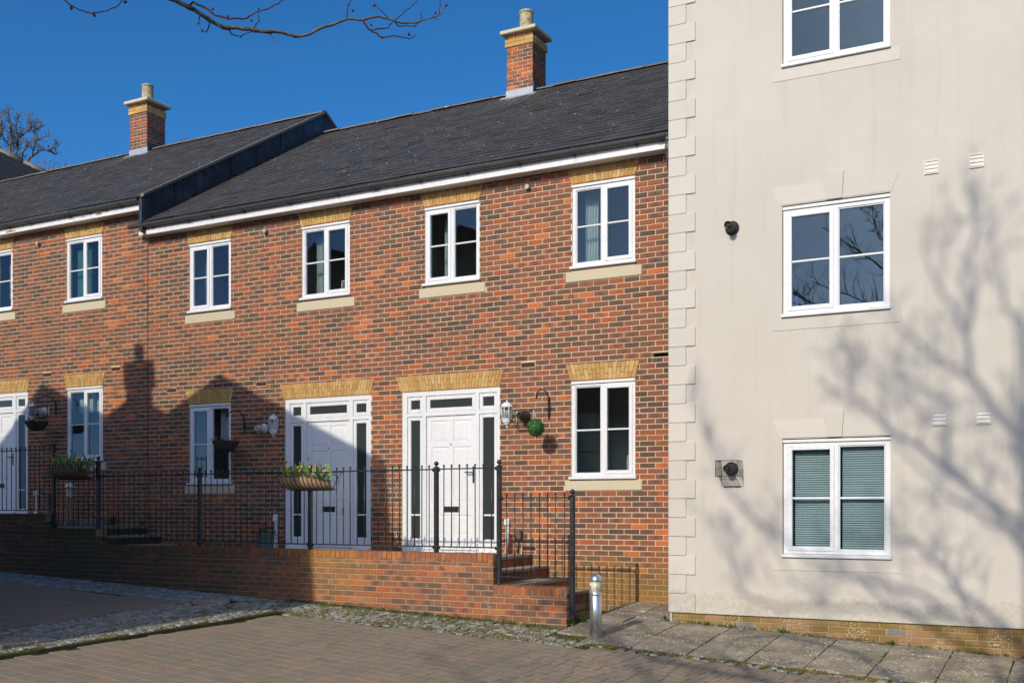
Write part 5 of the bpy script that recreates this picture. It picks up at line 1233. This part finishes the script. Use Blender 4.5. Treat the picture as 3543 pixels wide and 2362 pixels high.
tag(m.build('leaf_litter', M['litter']), 'brown leaf scraps lying along the path and the setts', 'leaf litter', kind='stuff')
# moss in the paving joints
m = MB()
for x, y in CORN:
    if sin(x * 2.1 + y) + sin(y * 3.3 - x) + rnd(-1, 1) < .2: continue
    for _ in range(2):
        xx, yy = x + rnd(-.012, .012), y + rnd(-.006, .006); z = Zc(xx, yy) - .003; sz = rnd(.003, .009); m.add([(xx - sz, yy - sz * .6, z), (xx + sz, yy - sz * .6, z), (xx + sz * .7, yy + sz * .6, z), (xx - sz, yy + sz * .6, z), (xx, yy, z + sz * .8)], [(0, 1, 4), (1, 2, 4), (2, 3, 4), (3, 0, 4)])
for i in range(2600):
    k = random.random()
    x = random.choice(fx[1:10]) + rnd(-.008, .008) if k < .5 else rnd(-5, -.3); y = rnd(-2.64, -1.05) if k < .5 else random.choice((-2.03, -1.43)) + rnd(-.008, .008)
    if sin(x * 5 + y * 7) + sin(y * 13 - x * 3) < .1: continue
    z = Zp(x, y) - .004; s = rnd(.004, .012); m.add([(x - s, y - s, z), (x + s, y - s * .6, z), (x + s * .7, y + s, z), (x - s, y + s * .7, z), (x, y, z + s * .7)], [(0, 1, 4), (1, 2, 4), (2, 3, 4), (3, 0, 4)])
tag(m.build('joint_moss', M['moss']), 'moss in the joints of the paving and the flagged path', 'moss', kind='stuff')
def weed(label, x, y, z, n, h, seed):
    random.seed(seed); wd = thing('weed', label, 'weed', (x, y, z), 'weeds at the foot of the walls'); m = MB()
    lm_ = [leaf_mesh(rnd(h * .6, h), h * .32, rnd(.3, .9), M['weed']) for _ in range(4)]
    for i in range(n): inst('leaf', random.choice(lm_), wd, (x + rnd(-.02, .02), y + rnd(-.015, .01), z + rnd(0, h * .5)), (rnd(-1, 1), rnd(-1, 1), rnd(0, 6.28)), [rnd(.6, 1.1)] * 3)
for lab, x, y, n, h in (('small weed nearest the corner quoin of the cream building', -4.12, -1.06, 16, .06), ('small weed second from the quoin along the cream wall', -3.83, -1.07, 14, .06), ('bushy weed between the two air bricks, just right of the first', -3.22, -1.06, 18, .07), ('bushy weed below the right air brick of the cream wall', -2.0, -1.07, 18, .07)):
    weed(lab, x, y, Zp(x, y) - .005, n, h, int(-x * 100))
weed('broad leaved weed at the foot of the lowest railing post', -5.50, -1.93, Zc(-5.5, -1.9) + .03, 14, .11, 7); weed('green weed in the angle behind the lowest railing post', -5.44, -1.70, Zp(-5.44, -1.7), 12, .12, 17)
weed('weed on the middle garden step by the brick wall', -6.62, -.10, .31, 12, .07, 27); weed('dark broad weed behind the short railing', -15.2, -.2, .96, 16, .16, 37); weed('pale weed on the shaded steps by the wall', -14.62, -.08, .965, 14, .09, 47); weed('leafy weed at the foot of the left front door', -17.75, -.2, 1.07, 14, .11, 57)
weed('small bright weed in the setts near the end of the brick wall', -6.0, -2.12, Zc(-6, -2.12), 12, .06, 67); weed('green weed by the left quoin at the edge of the path', -4.66, -1.06, Zp(-4.66, -1.06), 10, .09, 87)

# branch and twig centre lines, in metres
BR_MAIN = [(-3.571, -10.168, 3.496), (-3.543, -10.13, 3.485), (-3.499, -10.071, 3.462), (-3.466, -10.026, 3.43), (-3.432, -9.981, 3.414), (-3.386, -9.921, 3.426), (-3.366, -9.895, 3.424), (-3.319, -9.834, 3.426), (-3.276, -9.779, 3.44), (-3.239, -9.732, 3.431), (-3.202, -9.686, 3.445), (-3.159, -9.633, 3.493), (-3.126, -9.592, 3.514), (-3.083, -9.538, 3.554), (-3.038, -9.484, 3.559), (-2.991, -9.426, 3.589), (-2.951, -9.378, 3.585), (-2.915, -9.336, 3.58), (-2.877, -9.29, 3.588), (-2.841, -9.248, 3.615), (-2.799, -9.198, 3.642), (-2.773, -9.168, 3.692)]
BR_SIDE = [[(-3.522, -10.102, 3.482), (-3.498, -10.103, 3.493), (-3.442, -10.062, 3.46), (-3.412, -10.056, 3.433), (-3.364, -10.027, 3.422), (-3.303, -9.979, 3.427), (-3.284, -9.987, 3.427), (-3.247, -9.972, 3.447), (-3.204, -9.949, 3.462), (-3.168, -9.934, 3.479), (-3.134, -9.923, 3.497), (-3.106, -9.918, 3.516)], [(-3.038, -9.484, 3.559), (-3.017, -9.458, 3.521), (-2.996, -9.432, 3.508), (-2.977, -9.41, 3.494), (-2.937, -9.361, 3.513), (-2.888, -9.303, 3.508), (-2.868, -9.28, 3.536)], [(-3.007, -9.445, 3.519), (-2.97, -9.371, 3.555), (-2.96, -9.328, 3.606), (-2.93, -9.263, 3.674), (-2.91, -9.21, 3.731), (-2.914, -9.186, 3.764)], [(-3.085, -9.54, 3.555), (-3.069, -9.552, 3.601), (-3.046, -9.555, 3.631)], [(-2.951, -9.378, 3.585), (-3.001, -9.439, 3.638)], [(-2.937, -9.361, 3.576), (-2.937, -9.332, 3.571), (-2.896, -9.253, 3.593), (-2.882, -9.207, 3.636)], [(-3.352, -9.877, 3.432), (-3.323, -9.873, 3.464), (-3.313, -9.892, 3.484)], [(-3.309, -9.822, 3.427), (-3.293, -9.8, 3.392)], [(-3.423, -9.969, 3.413), (-3.427, -9.941, 3.399), (-3.418, -9.896, 3.403), (-3.404, -9.845, 3.44), (-3.401, -9.808, 3.455)], [(-3.495, -10.065, 3.446), (-3.485, -10.086, 3.401), (-3.459, -10.086, 3.368)], [(-3.47, -10.032, 3.422), (-3.475, -10.039, 3.388), (-3.479, -10.044, 3.376), (-3.492, -10.062, 3.378)], [(-2.799, -9.199, 3.641), (-2.801, -9.171, 3.689), (-2.811, -9.154, 3.751)], [(-2.813, -9.214, 3.635), (-2.794, -9.223, 3.614), (-2.774, -9.228, 3.606)], [(-2.85, -9.259, 3.614), (-2.855, -9.264, 3.638)]]
BR_LEFT = [(-3.871, -10.5, 3.457), (-3.853, -10.49, 3.423), (-3.831, -10.478, 3.397), (-3.793, -10.458, 3.377), (-3.75, -10.435, 3.364), (-3.699, -10.407, 3.373), (-3.661, -10.387, 3.391), (-3.631, -10.37, 3.425)]
BUDS = [(-3.826, -10.476, 3.386), (-3.742, -10.43, 3.357), (-3.625, -10.368, 3.411), (-3.339, -9.859, 3.525), (-3.067, -9.519, 3.596), (-3.082, -9.537, 3.619), (-3.002, -9.439, 3.639), (-2.874, -9.287, 3.572), (-2.855, -9.264, 3.638), (-3.011, -9.45, 3.545), (-2.977, -9.409, 3.492), (-2.892, -9.308, 3.53), (-2.772, -9.167, 3.698), (-2.806, -9.207, 3.653), (-3.489, -10.057, 3.384), (-3.358, -9.885, 3.466), (-3.389, -9.925, 3.384), (-3.422, -9.968, 3.465), (-3.462, -10.022, 3.486), (-3.499, -10.071, 3.41)]
FT1 = [[(-52.14, 25.44, 20.48), (-53.61, 26.58, 21.5), (-53.75, 26.28, 21.87), (-52.8, 25.41, 21.88)], [(-52.9, 26.01, 20.76), (-52.77, 25.95, 21.26), (-53.04, 26.36, 21.92), (-53.58, 26.44, 23.15), (-52.14, 25.32, 23.01)], [(-51.7, 25.38, 20.32), (-53.24, 26.75, 21.49), (-52.39, 26.11, 21.67), (-53.15, 26.6, 22.59), (-51.43, 25.46, 22.58)], [(-52.58, 26.05, 20.65), (-53.28, 26.42, 21.76), (-52.31, 25.6, 22.14), (-54.14, 26.57, 23.54)], [(-53.15, 26.98, 20.82), (-51.3, 25.6, 20.57), (-51.07, 25.71, 20.92), (-52.43, 26.39, 21.62)], [(-53.01, 27.16, 20.74), (-51.56, 26.42, 20.7), (-51.13, 26.2, 21.14), (-51.59, 26.52, 21.88), (-50.65, 25.95, 22.18)], [(-51.51, 26.01, 20.19), (-51.62, 26.54, 20.75), (-51.42, 26.8, 21.01), (-50.51, 26.58, 20.87), (-50.16, 26.76, 21.08), (-49.99, 26.82, 21.14)], [(-51.66, 26.58, 21.48), (-50.94, 26.5, 21.55), (-50.02, 26.27, 21.47)], [(-53.15, 26.81, 22.0), (-52.31, 26.5, 22.06), (-52.2, 26.79, 22.27), (-51.22, 26.07, 22.31), (-53.02, 27.3, 23.44)], [(-54.15, 26.33, 22.09), (-52.48, 25.21, 22.33), (-53.15, 25.43, 23.04)], [(-52.78, 26.69, 20.68), (-53.04, 26.52, 21.03), (-53.48, 26.9, 21.72)], [(-50.9, 26.89, 21.02), (-51.38, 27.74, 21.07), (-50.91, 27.55, 21.0)], [(-51.34, 26.32, 21.92), (-51.61, 26.95, 22.44), (-52.16, 27.46, 22.73)], [(-53.8, 26.48, 21.14), (-53.39, 25.77, 21.23), (-53.76, 25.8, 21.66)]]
FT2 = [[(-42.7, 20.15, 16.77), (-42.68, 20.17, 17.07), (-42.65, 20.18, 17.33)], [(-42.55, 20.24, 16.8), (-42.47, 20.28, 17.07), (-42.46, 20.29, 17.3)], [(-42.39, 20.32, 16.86), (-42.29, 20.38, 17.07), (-42.31, 20.37, 17.19)], [(-42.78, 20.11, 16.86), (-42.86, 20.07, 17.13), (-42.94, 20.03, 17.19)], [(-42.13, 20.46, 16.92), (-42.05, 20.51, 17.01)], [(-43.02, 19.98, 16.95), (-43.12, 19.93, 17.13), (-43.25, 19.86, 17.16)], [(-41.87, 20.6, 16.98), (-41.83, 20.63, 17.13), (-41.84, 20.62, 17.25)]]
FT3 = [[(-41.03, 26.73, 19.56), (-40.83, 26.84, 19.95), (-40.71, 26.91, 20.29)], [(-41.13, 26.68, 19.56), (-41.23, 26.63, 19.84), (-41.38, 26.55, 19.92)], [(-40.83, 26.84, 19.84), (-40.54, 27.0, 20.06)], [(-44.19, 25.03, 19.05), (-44.17, 25.04, 19.25)], [(-44.49, 24.87, 18.94), (-44.46, 24.88, 19.08)], [(-46.04, 24.03, 18.6), (-46.02, 24.05, 18.83)]]
# ------------------------------------------------------------------ trees
def wob(path, n, amp, seed):
    rg = random.Random(seed); out = []
    for i in range(len(path) - 1):
        a, b = Vector(path[i]), Vector(path[i + 1])
        for k in range(n): out.append(a.lerp(b, k / n) + Vector((rg.uniform(-amp, amp), rg.uniform(-amp, amp), rg.uniform(-amp, amp)) if (i or k) else (0, 0, 0)))
    out.append(Vector(path[-1])); return out
def twigs(m, path, r0, depth, rg, ln, dens, spread=.9, up=.25, ok=None, rmin=.0025, sides=4):
    """side shoots along a branch, each with shoots of its own"""
    L = sum((path[i + 1] - path[i]).length for i in range(len(path) - 1)); n = max(1, int(L * dens))
    for i in range(n):
        t = rg.uniform(.15, 1.0); k = min(int(t * (len(path) - 1)), len(path) - 2); p = path[k].lerp(path[k + 1], t * (len(path) - 1) - k)
        d = (path[k + 1] - path[k]).normalized(); s = Vector((rg.gauss(0, 1), rg.gauss(0, 1), rg.gauss(0, 1))); s = (s - d * s.dot(d)).normalized()
        v = (d * rg.uniform(.4, 1) + s * spread + Vector((0, 0, up))).normalized(); l = ln * rg.uniform(.5, 1.2) * (1.1 - .5 * t); pts = [p]; q = p.copy()
        for _ in range(5): v = (v + Vector((rg.gauss(0, .18), rg.gauss(0, .18), rg.gauss(0, .18) + up * .2))).normalized(); q = q + v * l / 5; pts.append(q.copy())
        if ok and not all(ok(a) for a in pts): continue
        r1 = max(rmin, r0 * rg.uniform(.35, .6)); m.tube(pts, [r1 * (1 - .7 * a / 5) for a in range(6)], sides, False)
        if depth > 1: twigs(m, pts, r1, depth - 1, rg, ln * .55, dens * 1.5, spread, up, ok, rmin, sides)
TX, TY = -1.15, -14.95
SH = Vector((0, 0, 0))
gz = Zc(TX, TY)
tree = thing('budding_tree', 'bare budding tree whose branch hangs into the sky at the top left', 'tree', (TX, TY, gz))
m = MB(); tp = wob([(TX, TY, gz - .2), (TX + .02, TY + .02, 2.2), (TX - .06, TY, 4.6), (TX - .1, TY + .05, 6.2), (TX - .18, TY + .05, 7.4), (-1.38, -14.85, 8.7), (-1.42, -14.8, 9.6)], 3, .015, 1); nt = len(tp)
m.tube(tp, [.22 - .155 * (i / nt) ** .8 for i in range(nt)], 14); m.build('trunk', M['bark'], tree)
rg = random.Random(12)
def unseen(p): return not inview(p.x, p.y, p.z, .02)
LIMBS = [
 ([(-1.3, -14.9, 8.5), (-1.48, -15.5, 9.41), (-1.59, -15.5, 9.81), (-1.99, -15.5, 10.37), (-2.11, -15.5, 10.46), (-2.5, -15.5, 10.76), (-2.75, -15.4, 10.98)], .06),
 ([(-1.99, -15.2, 10.3), (-2.01, -14.8, 10.48), (-2.11, -14.8, 10.76), (-2.3, -14.8, 11.07), (-2.35, -14.8, 11.2), (-2.46, -14.8, 11.5)], .04),
 ([(-1.62, -14.6, 9.4), (-1.91, -14.1, 9.63), (-1.97, -14.1, 10.1), (-1.92, -14.1, 10.29), (-1.88, -14.1, 10.66), (-1.95, -14.1, 10.94), (-1.84, -14.1, 11.31), (-1.98, -14.1, 11.73)], .04),
 ([(-1.42, -14.85, 9.6), (-1.46, -15.15, 10.77), (-1.63, -15.15, 10.94), (-1.65, -15.15, 11.25), (-1.81, -15.15, 11.75)], .042),
 ([(-1.25, -14.9, 7.9), (-1.44, -14.45, 8.54), (-1.48, -14.45, 9.21), (-1.49, -14.45, 9.58), (-1.46, -14.45, 10.01), (-1.54, -14.45, 10.5)], .05),
 ([(-2.2, -15.2, 9.2), (-2.55, -15.5, 9.68), (-2.46, -15.5, 9.89), (-2.61, -15.5, 10.17), (-2.67, -15.5, 10.43), (-2.54, -15.5, 10.65)], .03),
 ([(-1.3, -14.9, 8.2), (-1.55, -14.8, 8.52), (-1.81, -14.8, 8.7), (-2.07, -14.8, 9.0), (-2.2, -14.8, 9.12), (-2.2, -14.8, 9.36), (-2.18, -14.8, 9.55), (-2.25, -14.8, 9.83), (-2.4, -14.8, 9.91), (-2.75, -14.8, 10.12)], .055),
 ([(-1.3, -14.7, 7.9), (-1.77, -14.1, 8.33), (-2.47, -14.1, 8.93), (-2.75, -14.1, 9.13), (-3.05, -14.1, 9.41), (-3.17, -14.1, 9.52), (-3.2, -14.1, 9.68), (-3.19, -14.1, 9.94), (-3.32, -14.1, 10.3)], .046),
 ([(-1.35, -15.0, 8.4), (-1.81, -15.15, 8.67), (-1.97, -15.15, 8.8), (-2.2, -15.15, 8.9), (-2.37, -15.15, 9.12), (-2.67, -15.15, 9.4), (-2.9, -15.2, 9.75)], .042),
 ([(-1.22, -14.8, 6.7), (-1.6, -14.45, 7.16), (-2.02, -14.45, 7.49), (-2.21, -14.45, 7.75), (-2.46, -14.45, 8.02), (-2.76, -14.45, 8.1), (-3.34, -14.45, 8.22)], .055),
 ([(-1.25, -15.0, 7.3), (-1.66, -15.5, 7.66), (-2.16, -15.5, 7.78), (-2.55, -15.5, 8.04), (-2.83, -15.5, 8.13), (-3.38, -15.5, 8.24), (-3.67, -15.5, 8.36), (-4.07, -15.5, 8.66), (-4.4, -15.5, 8.89), (-4.68, -15.5, 9.22), (-4.89, -15.5, 9.67), (-5.0, -15.5, 10.13)], .046),
 ([(-3.5, -15.2, 7.7), (-4.02, -14.8, 7.46), (-4.5, -14.8, 7.61), (-4.59, -14.8, 7.96), (-4.63, -14.8, 8.27), (-4.73, -14.8, 8.6)], .028),
 ([(-2.16, -15.4, 7.78), (-2.9, -15.3, 7.75), (-3.5, -15.2, 7.7), (-3.9, -15.0, 7.9), (-4.1, -14.9, 8.3)], .032),
 ([(-1.2, -14.9, 6.0), (-.6, -15.2, 7.2), (.3, -15.4, 8.4), (.9, -15.5, 9.6), (1.2, -15.6, 10.6)], .07),
 ([(-1.2, -14.8, 5.6), (-.5, -14.3, 6.6), (.6, -13.9, 7.6), (1.6, -13.7, 8.5)], .06),
 ([(-1.2, -14.95, 4.1), (-1.7, -15.1, 4.8), (-2.2, -15.2, 5.1), (-3.4, -14.3, 5.4), (-4.6, -14.0, 5.5), (-5.6, -13.7, 5.9), (-6.4, -13.5, 6.4)], .075),
 ([(-3.4, -14.3, 5.4), (-4.3, -13.2, 5.6), (-5.2, -12.4, 5.5), (-5.9, -11.8, 5.8)], .035),
 ([(-1.2, -14.95, 3.8), (-1.5, -14.9, 4.8), (-2.0, -14.5, 5.5), (-2.9, -12.9, 5.7), (-3.7, -11.9, 5.5), (-4.1, -11.1, 4.9), (-4.05, -10.5, 4.25), (-3.93, -10.15, 3.85), BR_MAIN[0]], .05),
 ([(-1.2, -14.95, 4.4), (-1.25, -14.3, 5.0), (-1.3, -13.4, 5.2), (-1.6, -12.0, 5.5), (-2.0, -10.8, 5.9)], .045),
 ([(-1.6, -12.0, 5.5), (-2.6, -11.6, 5.8), (-3.4, -11.5, 6.4)], .03)]
LIMBS += [([(-1.2, -14.95, 4.8), (-2.2, -16.8, 5.8), (-4.2, -18.2, 7.0), (-5.4, -18.3, 8.0), (-6.6, -18.3, 8.9)], .05), ([(-2.2, -16.8, 5.8), (-4.0, -18.6, 6.5), (-5.6, -18.8, 6.9), (-7.0, -18.8, 7.6)], .04)]
for i, (p, r) in enumerate(LIMBS):
    if i < 15: p = [Vector(a) + SH for a in p]; r *= .86
    m = MB(); pp = wob(p, 3, .02, 100 + i); n = len(pp); r1 = r * .28 if i != 17 else .0105
    m.tube(pp, [r + (r1 - r) * k / (n - 1) for k in range(n)], 8, False)
    rg2 = random.Random(200 + i)
    if i != 17: twigs(m, pp, r * .55, 3, rg2, .85 if i < 13 else 1.0, 3.4, .8, .3, unseen, .009 if i < 13 else .004)
    m.build('branch', M['bark'], tree)
def twig_tube(m, path, r0, r1, n=8, seed=0):
    pp = wob(path, 4, .0025, seed); k = len(pp); rgx = random.Random(seed)
    m.tube(pp, [(r0 + (r1 - r0) * i / (k - 1)) * (1 + (.22 if rgx.random() < .22 else 0)) for i in range(k)], n)
m = MB(); twig_tube(m, BR_MAIN, .0098, .0026, 10, 5); m.build('branch', M['bark'], tree)
for i, s in enumerate(BR_SIDE):
    m = MB(); big = i in (0, 1); twig_tube(m, s, .0048 if big else .003, .002 if big else .0015, 7, 60 + i); m.build('twig', M['twig'] if i not in (7, 9) else M['bark'], tree)
m = MB(); twig_tube(m, BR_LEFT, .003, .002, 7, 91); m.build('twig', M['twig'], tree)
m = MB(); m.tube(wob([(-4.1, -11.1, 4.9), (-4.3, -10.8, 4.4), BR_LEFT[0]], 3, .005, 3), [.006, .0055, .005, .0045, .004, .0036, .003], 6); m.build('twig', M['bark'], tree)
rg = random.Random(5)
for i, b in enumerate(BUDS):
    m = MB(); m.lathe([(.001, -.011), (.0055, -.006), (.0068, .0), (.0045, .008), (.0005, .014)], (0, 0, 0), 8); o = m.build('bud', M['bud'], tree, b); o.rotation_euler = (rg.uniform(-1, 1), rg.uniform(-1, 1), 0); s = rg.uniform(.6, 1.0); o.scale = (s, s, s)

def far_tree(label, base, spots, top_ok, seed, r, ln, dens, depth=3):
    t = thing('bare_tree', label, 'tree', base, 'bare trees beyond the roofs'); rgx = random.Random(seed)
    m = MB(); m.tube([base, (base[0], base[1], spots[0][0][2])], [r * 2.2, r * 1.6], 8); m.build('trunk', M['fartwig'], t)
    m = MB()
    for p in spots:
        pp = wob(p, 4, ln * .04, rgx.randint(0, 999)); n = len(pp); m.tube(pp, [r * (1 - .75 * i / n) for i in range(n)], 6, False); twigs(m, pp, r * .6, depth, rgx, ln, dens, .75, .35, top_ok, r * .13, 4)
    m.build('crown', M['fartwig'], t)

far_tree('large bare tree rising behind the roofs at the far left', (-52.8, 26.2, 0), FT1, None, 7, .06, .55, 6.0)
far_tree('low bare bush just right of the large bare tree', (-42.6, 20.5, 0), FT2, None, 8, .03, .5, 5.0)
far_tree('faint bare treetop beside the left chimney', (-41.0, 26.7, 0), FT3[:3], None, 9, .02, .35, 4.0, 2)
far_tree('single bare twig top showing above the left ridge', (-44.2, 25.0, 0), FT3[3:], None, 10, .02, .2, 3.0, 1)

# ------------------------------------------------------------------ the brown roof behind the left house
bh = thing('rear_house', 'house with a brown tiled hipped roof behind the left edge', 'house', (-30, 2, 0))
m = MB(); m.box(-31.5, -25.4, -3, 9.4, 0, 9.9); m.build('wall', M['brick'], bh)
m = MB(); k = .62; rows = 44; x_e, z_e = -25.1, 9.80
def hy(x): return 9.9 - (x_e - x) * 1.0 - 1.2 * 0 - (.0)
for i in range(rows):
    x0, x1 = x_e - i * .16, x_e - (i + 1) * .16
    if x1 < -32: break
    z0, z1 = z_e + k * (x_e - x0), z_e + k * (x_e - x1); ye0, ye1 = hy(x0) - .0, hy(x1)
    m.add([(x0, -3, z0 + .035), (x0, ye0, z0 + .035), (x1, ye1, z1 + .008), (x1, -3, z1 + .008), (x0, -3, z0 - .01), (x0, ye0, z0 - .01)], [(0, 1, 2, 3), (4, 5, 1, 0)])
m.build('tile_course', M['tile'], bh)
m = MB(); m.add([(x_e, hy(x_e), z_e), (-32, hy(-32), z_e + k * 6.9), (-40, hy(-32), z_e + k * 6.9), (-40, hy(x_e), z_e)], [(0, 1, 2, 3)]); m.build('rear_slope', M['tile'], bh)
m = MB()
for i in range(14):
    a, b = i / 14, (i + .93) / 14; p = lambda t: (x_e - 6.9 * t, hy(x_e - 6.9 * t), z_e + k * 6.9 * t + .03); m.tube([p(a), p(b)], .09, 8)
m.build('hip_tiles', M['ridge'], bh)

# ------------------------------------------------------------------ the house across the yard, known from its shadow and its reflection
oh = thing('facing_house', 'gabled house opposite, seen only as a shadow on the brick fronts', 'house', (-14.5, -11.5, 0))
GF, GB = -8.5, -15.5
def gable(xl, xr, xp, ze_l, ze_r, zp, y0, y1, wall=True):
    if wall: m = MB(); m.prism([(xl + .15, -.6), (xr - .15, -.6), (xr - .15, ze_r - .06), (xp, zp - .14), (xl + .15, ze_l - .06)], y0 + .12, y1); m.build('wall', M['brick'], oh)
    m = MB(); t = .14
    m.prism([(xl, ze_l - t), (xp, zp - t), (xp, zp), (xl, ze_l)], y0, y1 + .2); m.prism([(xp, zp - t), (xr, ze_r - t), (xr, ze_r), (xp, zp)], y0, y1 + .2); m.build('roof', M['slate'], oh)
gable(-16.4, -10.02, -13.36, 6.55, 6.5, 8.03, GF, GB)
gable(-17.2, -13.9, -15.35, 6.9, 7.1, 7.80, GF, GB)
gable(-21.5, -15.4, -17.76, 5.0, 7.2, 8.11, GF, GB)
m = MB(); m.box(-15.66, -15.06, -10.8, -10.2, 6.5, 9.2); m.box(-15.74, -14.98, -10.88, -10.12, 9.14, 9.24); m.build('chimney', M['chim'], oh)
m = MB(); m.lathe([(.14, 0), (.11, .3), (.12, .45)], (-15.36, -10.5, 9.24), 16); m.build('chimney_pot', M['pot'], oh)
for xx in (-12.0, -14.5, -17.0, -19.0):
    m = MB(); m.box(xx - .5, xx + .5, GF + .06, GF + .119, 4.2, 5.5); f_ = m.build('window', M['white'], oh); m = MB(); m.box(xx - .43, xx + .43, GF + .05, GF + .059, 4.27, 5.43); m.build('pane', M['dark'], f_)

# unseen terrace added behind the camera to darken reflections low in the cream windows
fr_ = thing('added_terrace', 'dark roofed terrace added behind the viewer to darken the cream window reflections', 'house', (-6, -46, -1.5))
m = MB(); m.box(-34, 24, -50, -43, -2.5, 5.6); m.build('wall', M['brick'], fr_)
m = MB(); m.add([(-34.4, -42.7, 5.5), (24.4, -42.7, 5.5), (24.4, -46.5, 8.6), (-34.4, -46.5, 8.6), (24.4, -50.3, 5.5), (-34.4, -50.3, 5.5)], [(1, 0, 3, 2), (2, 3, 5, 4), (0, 5, 3), (1, 2, 4)]); m.build('roof', M['slate'], fr_)
for i in range(14):
    x = -32 + i * 4.1
    for z in (.2, 3.3): m = MB(); m.box(x - .6, x + .6, -43.0, -42.95, z, z + 1.3); f_ = m.build('window', M['white'], fr_); m = MB(); m.box(x - .52, x + .52, -42.94, -42.93, z + .08, z + 1.22); m.build('pane', M['dark'], f_)
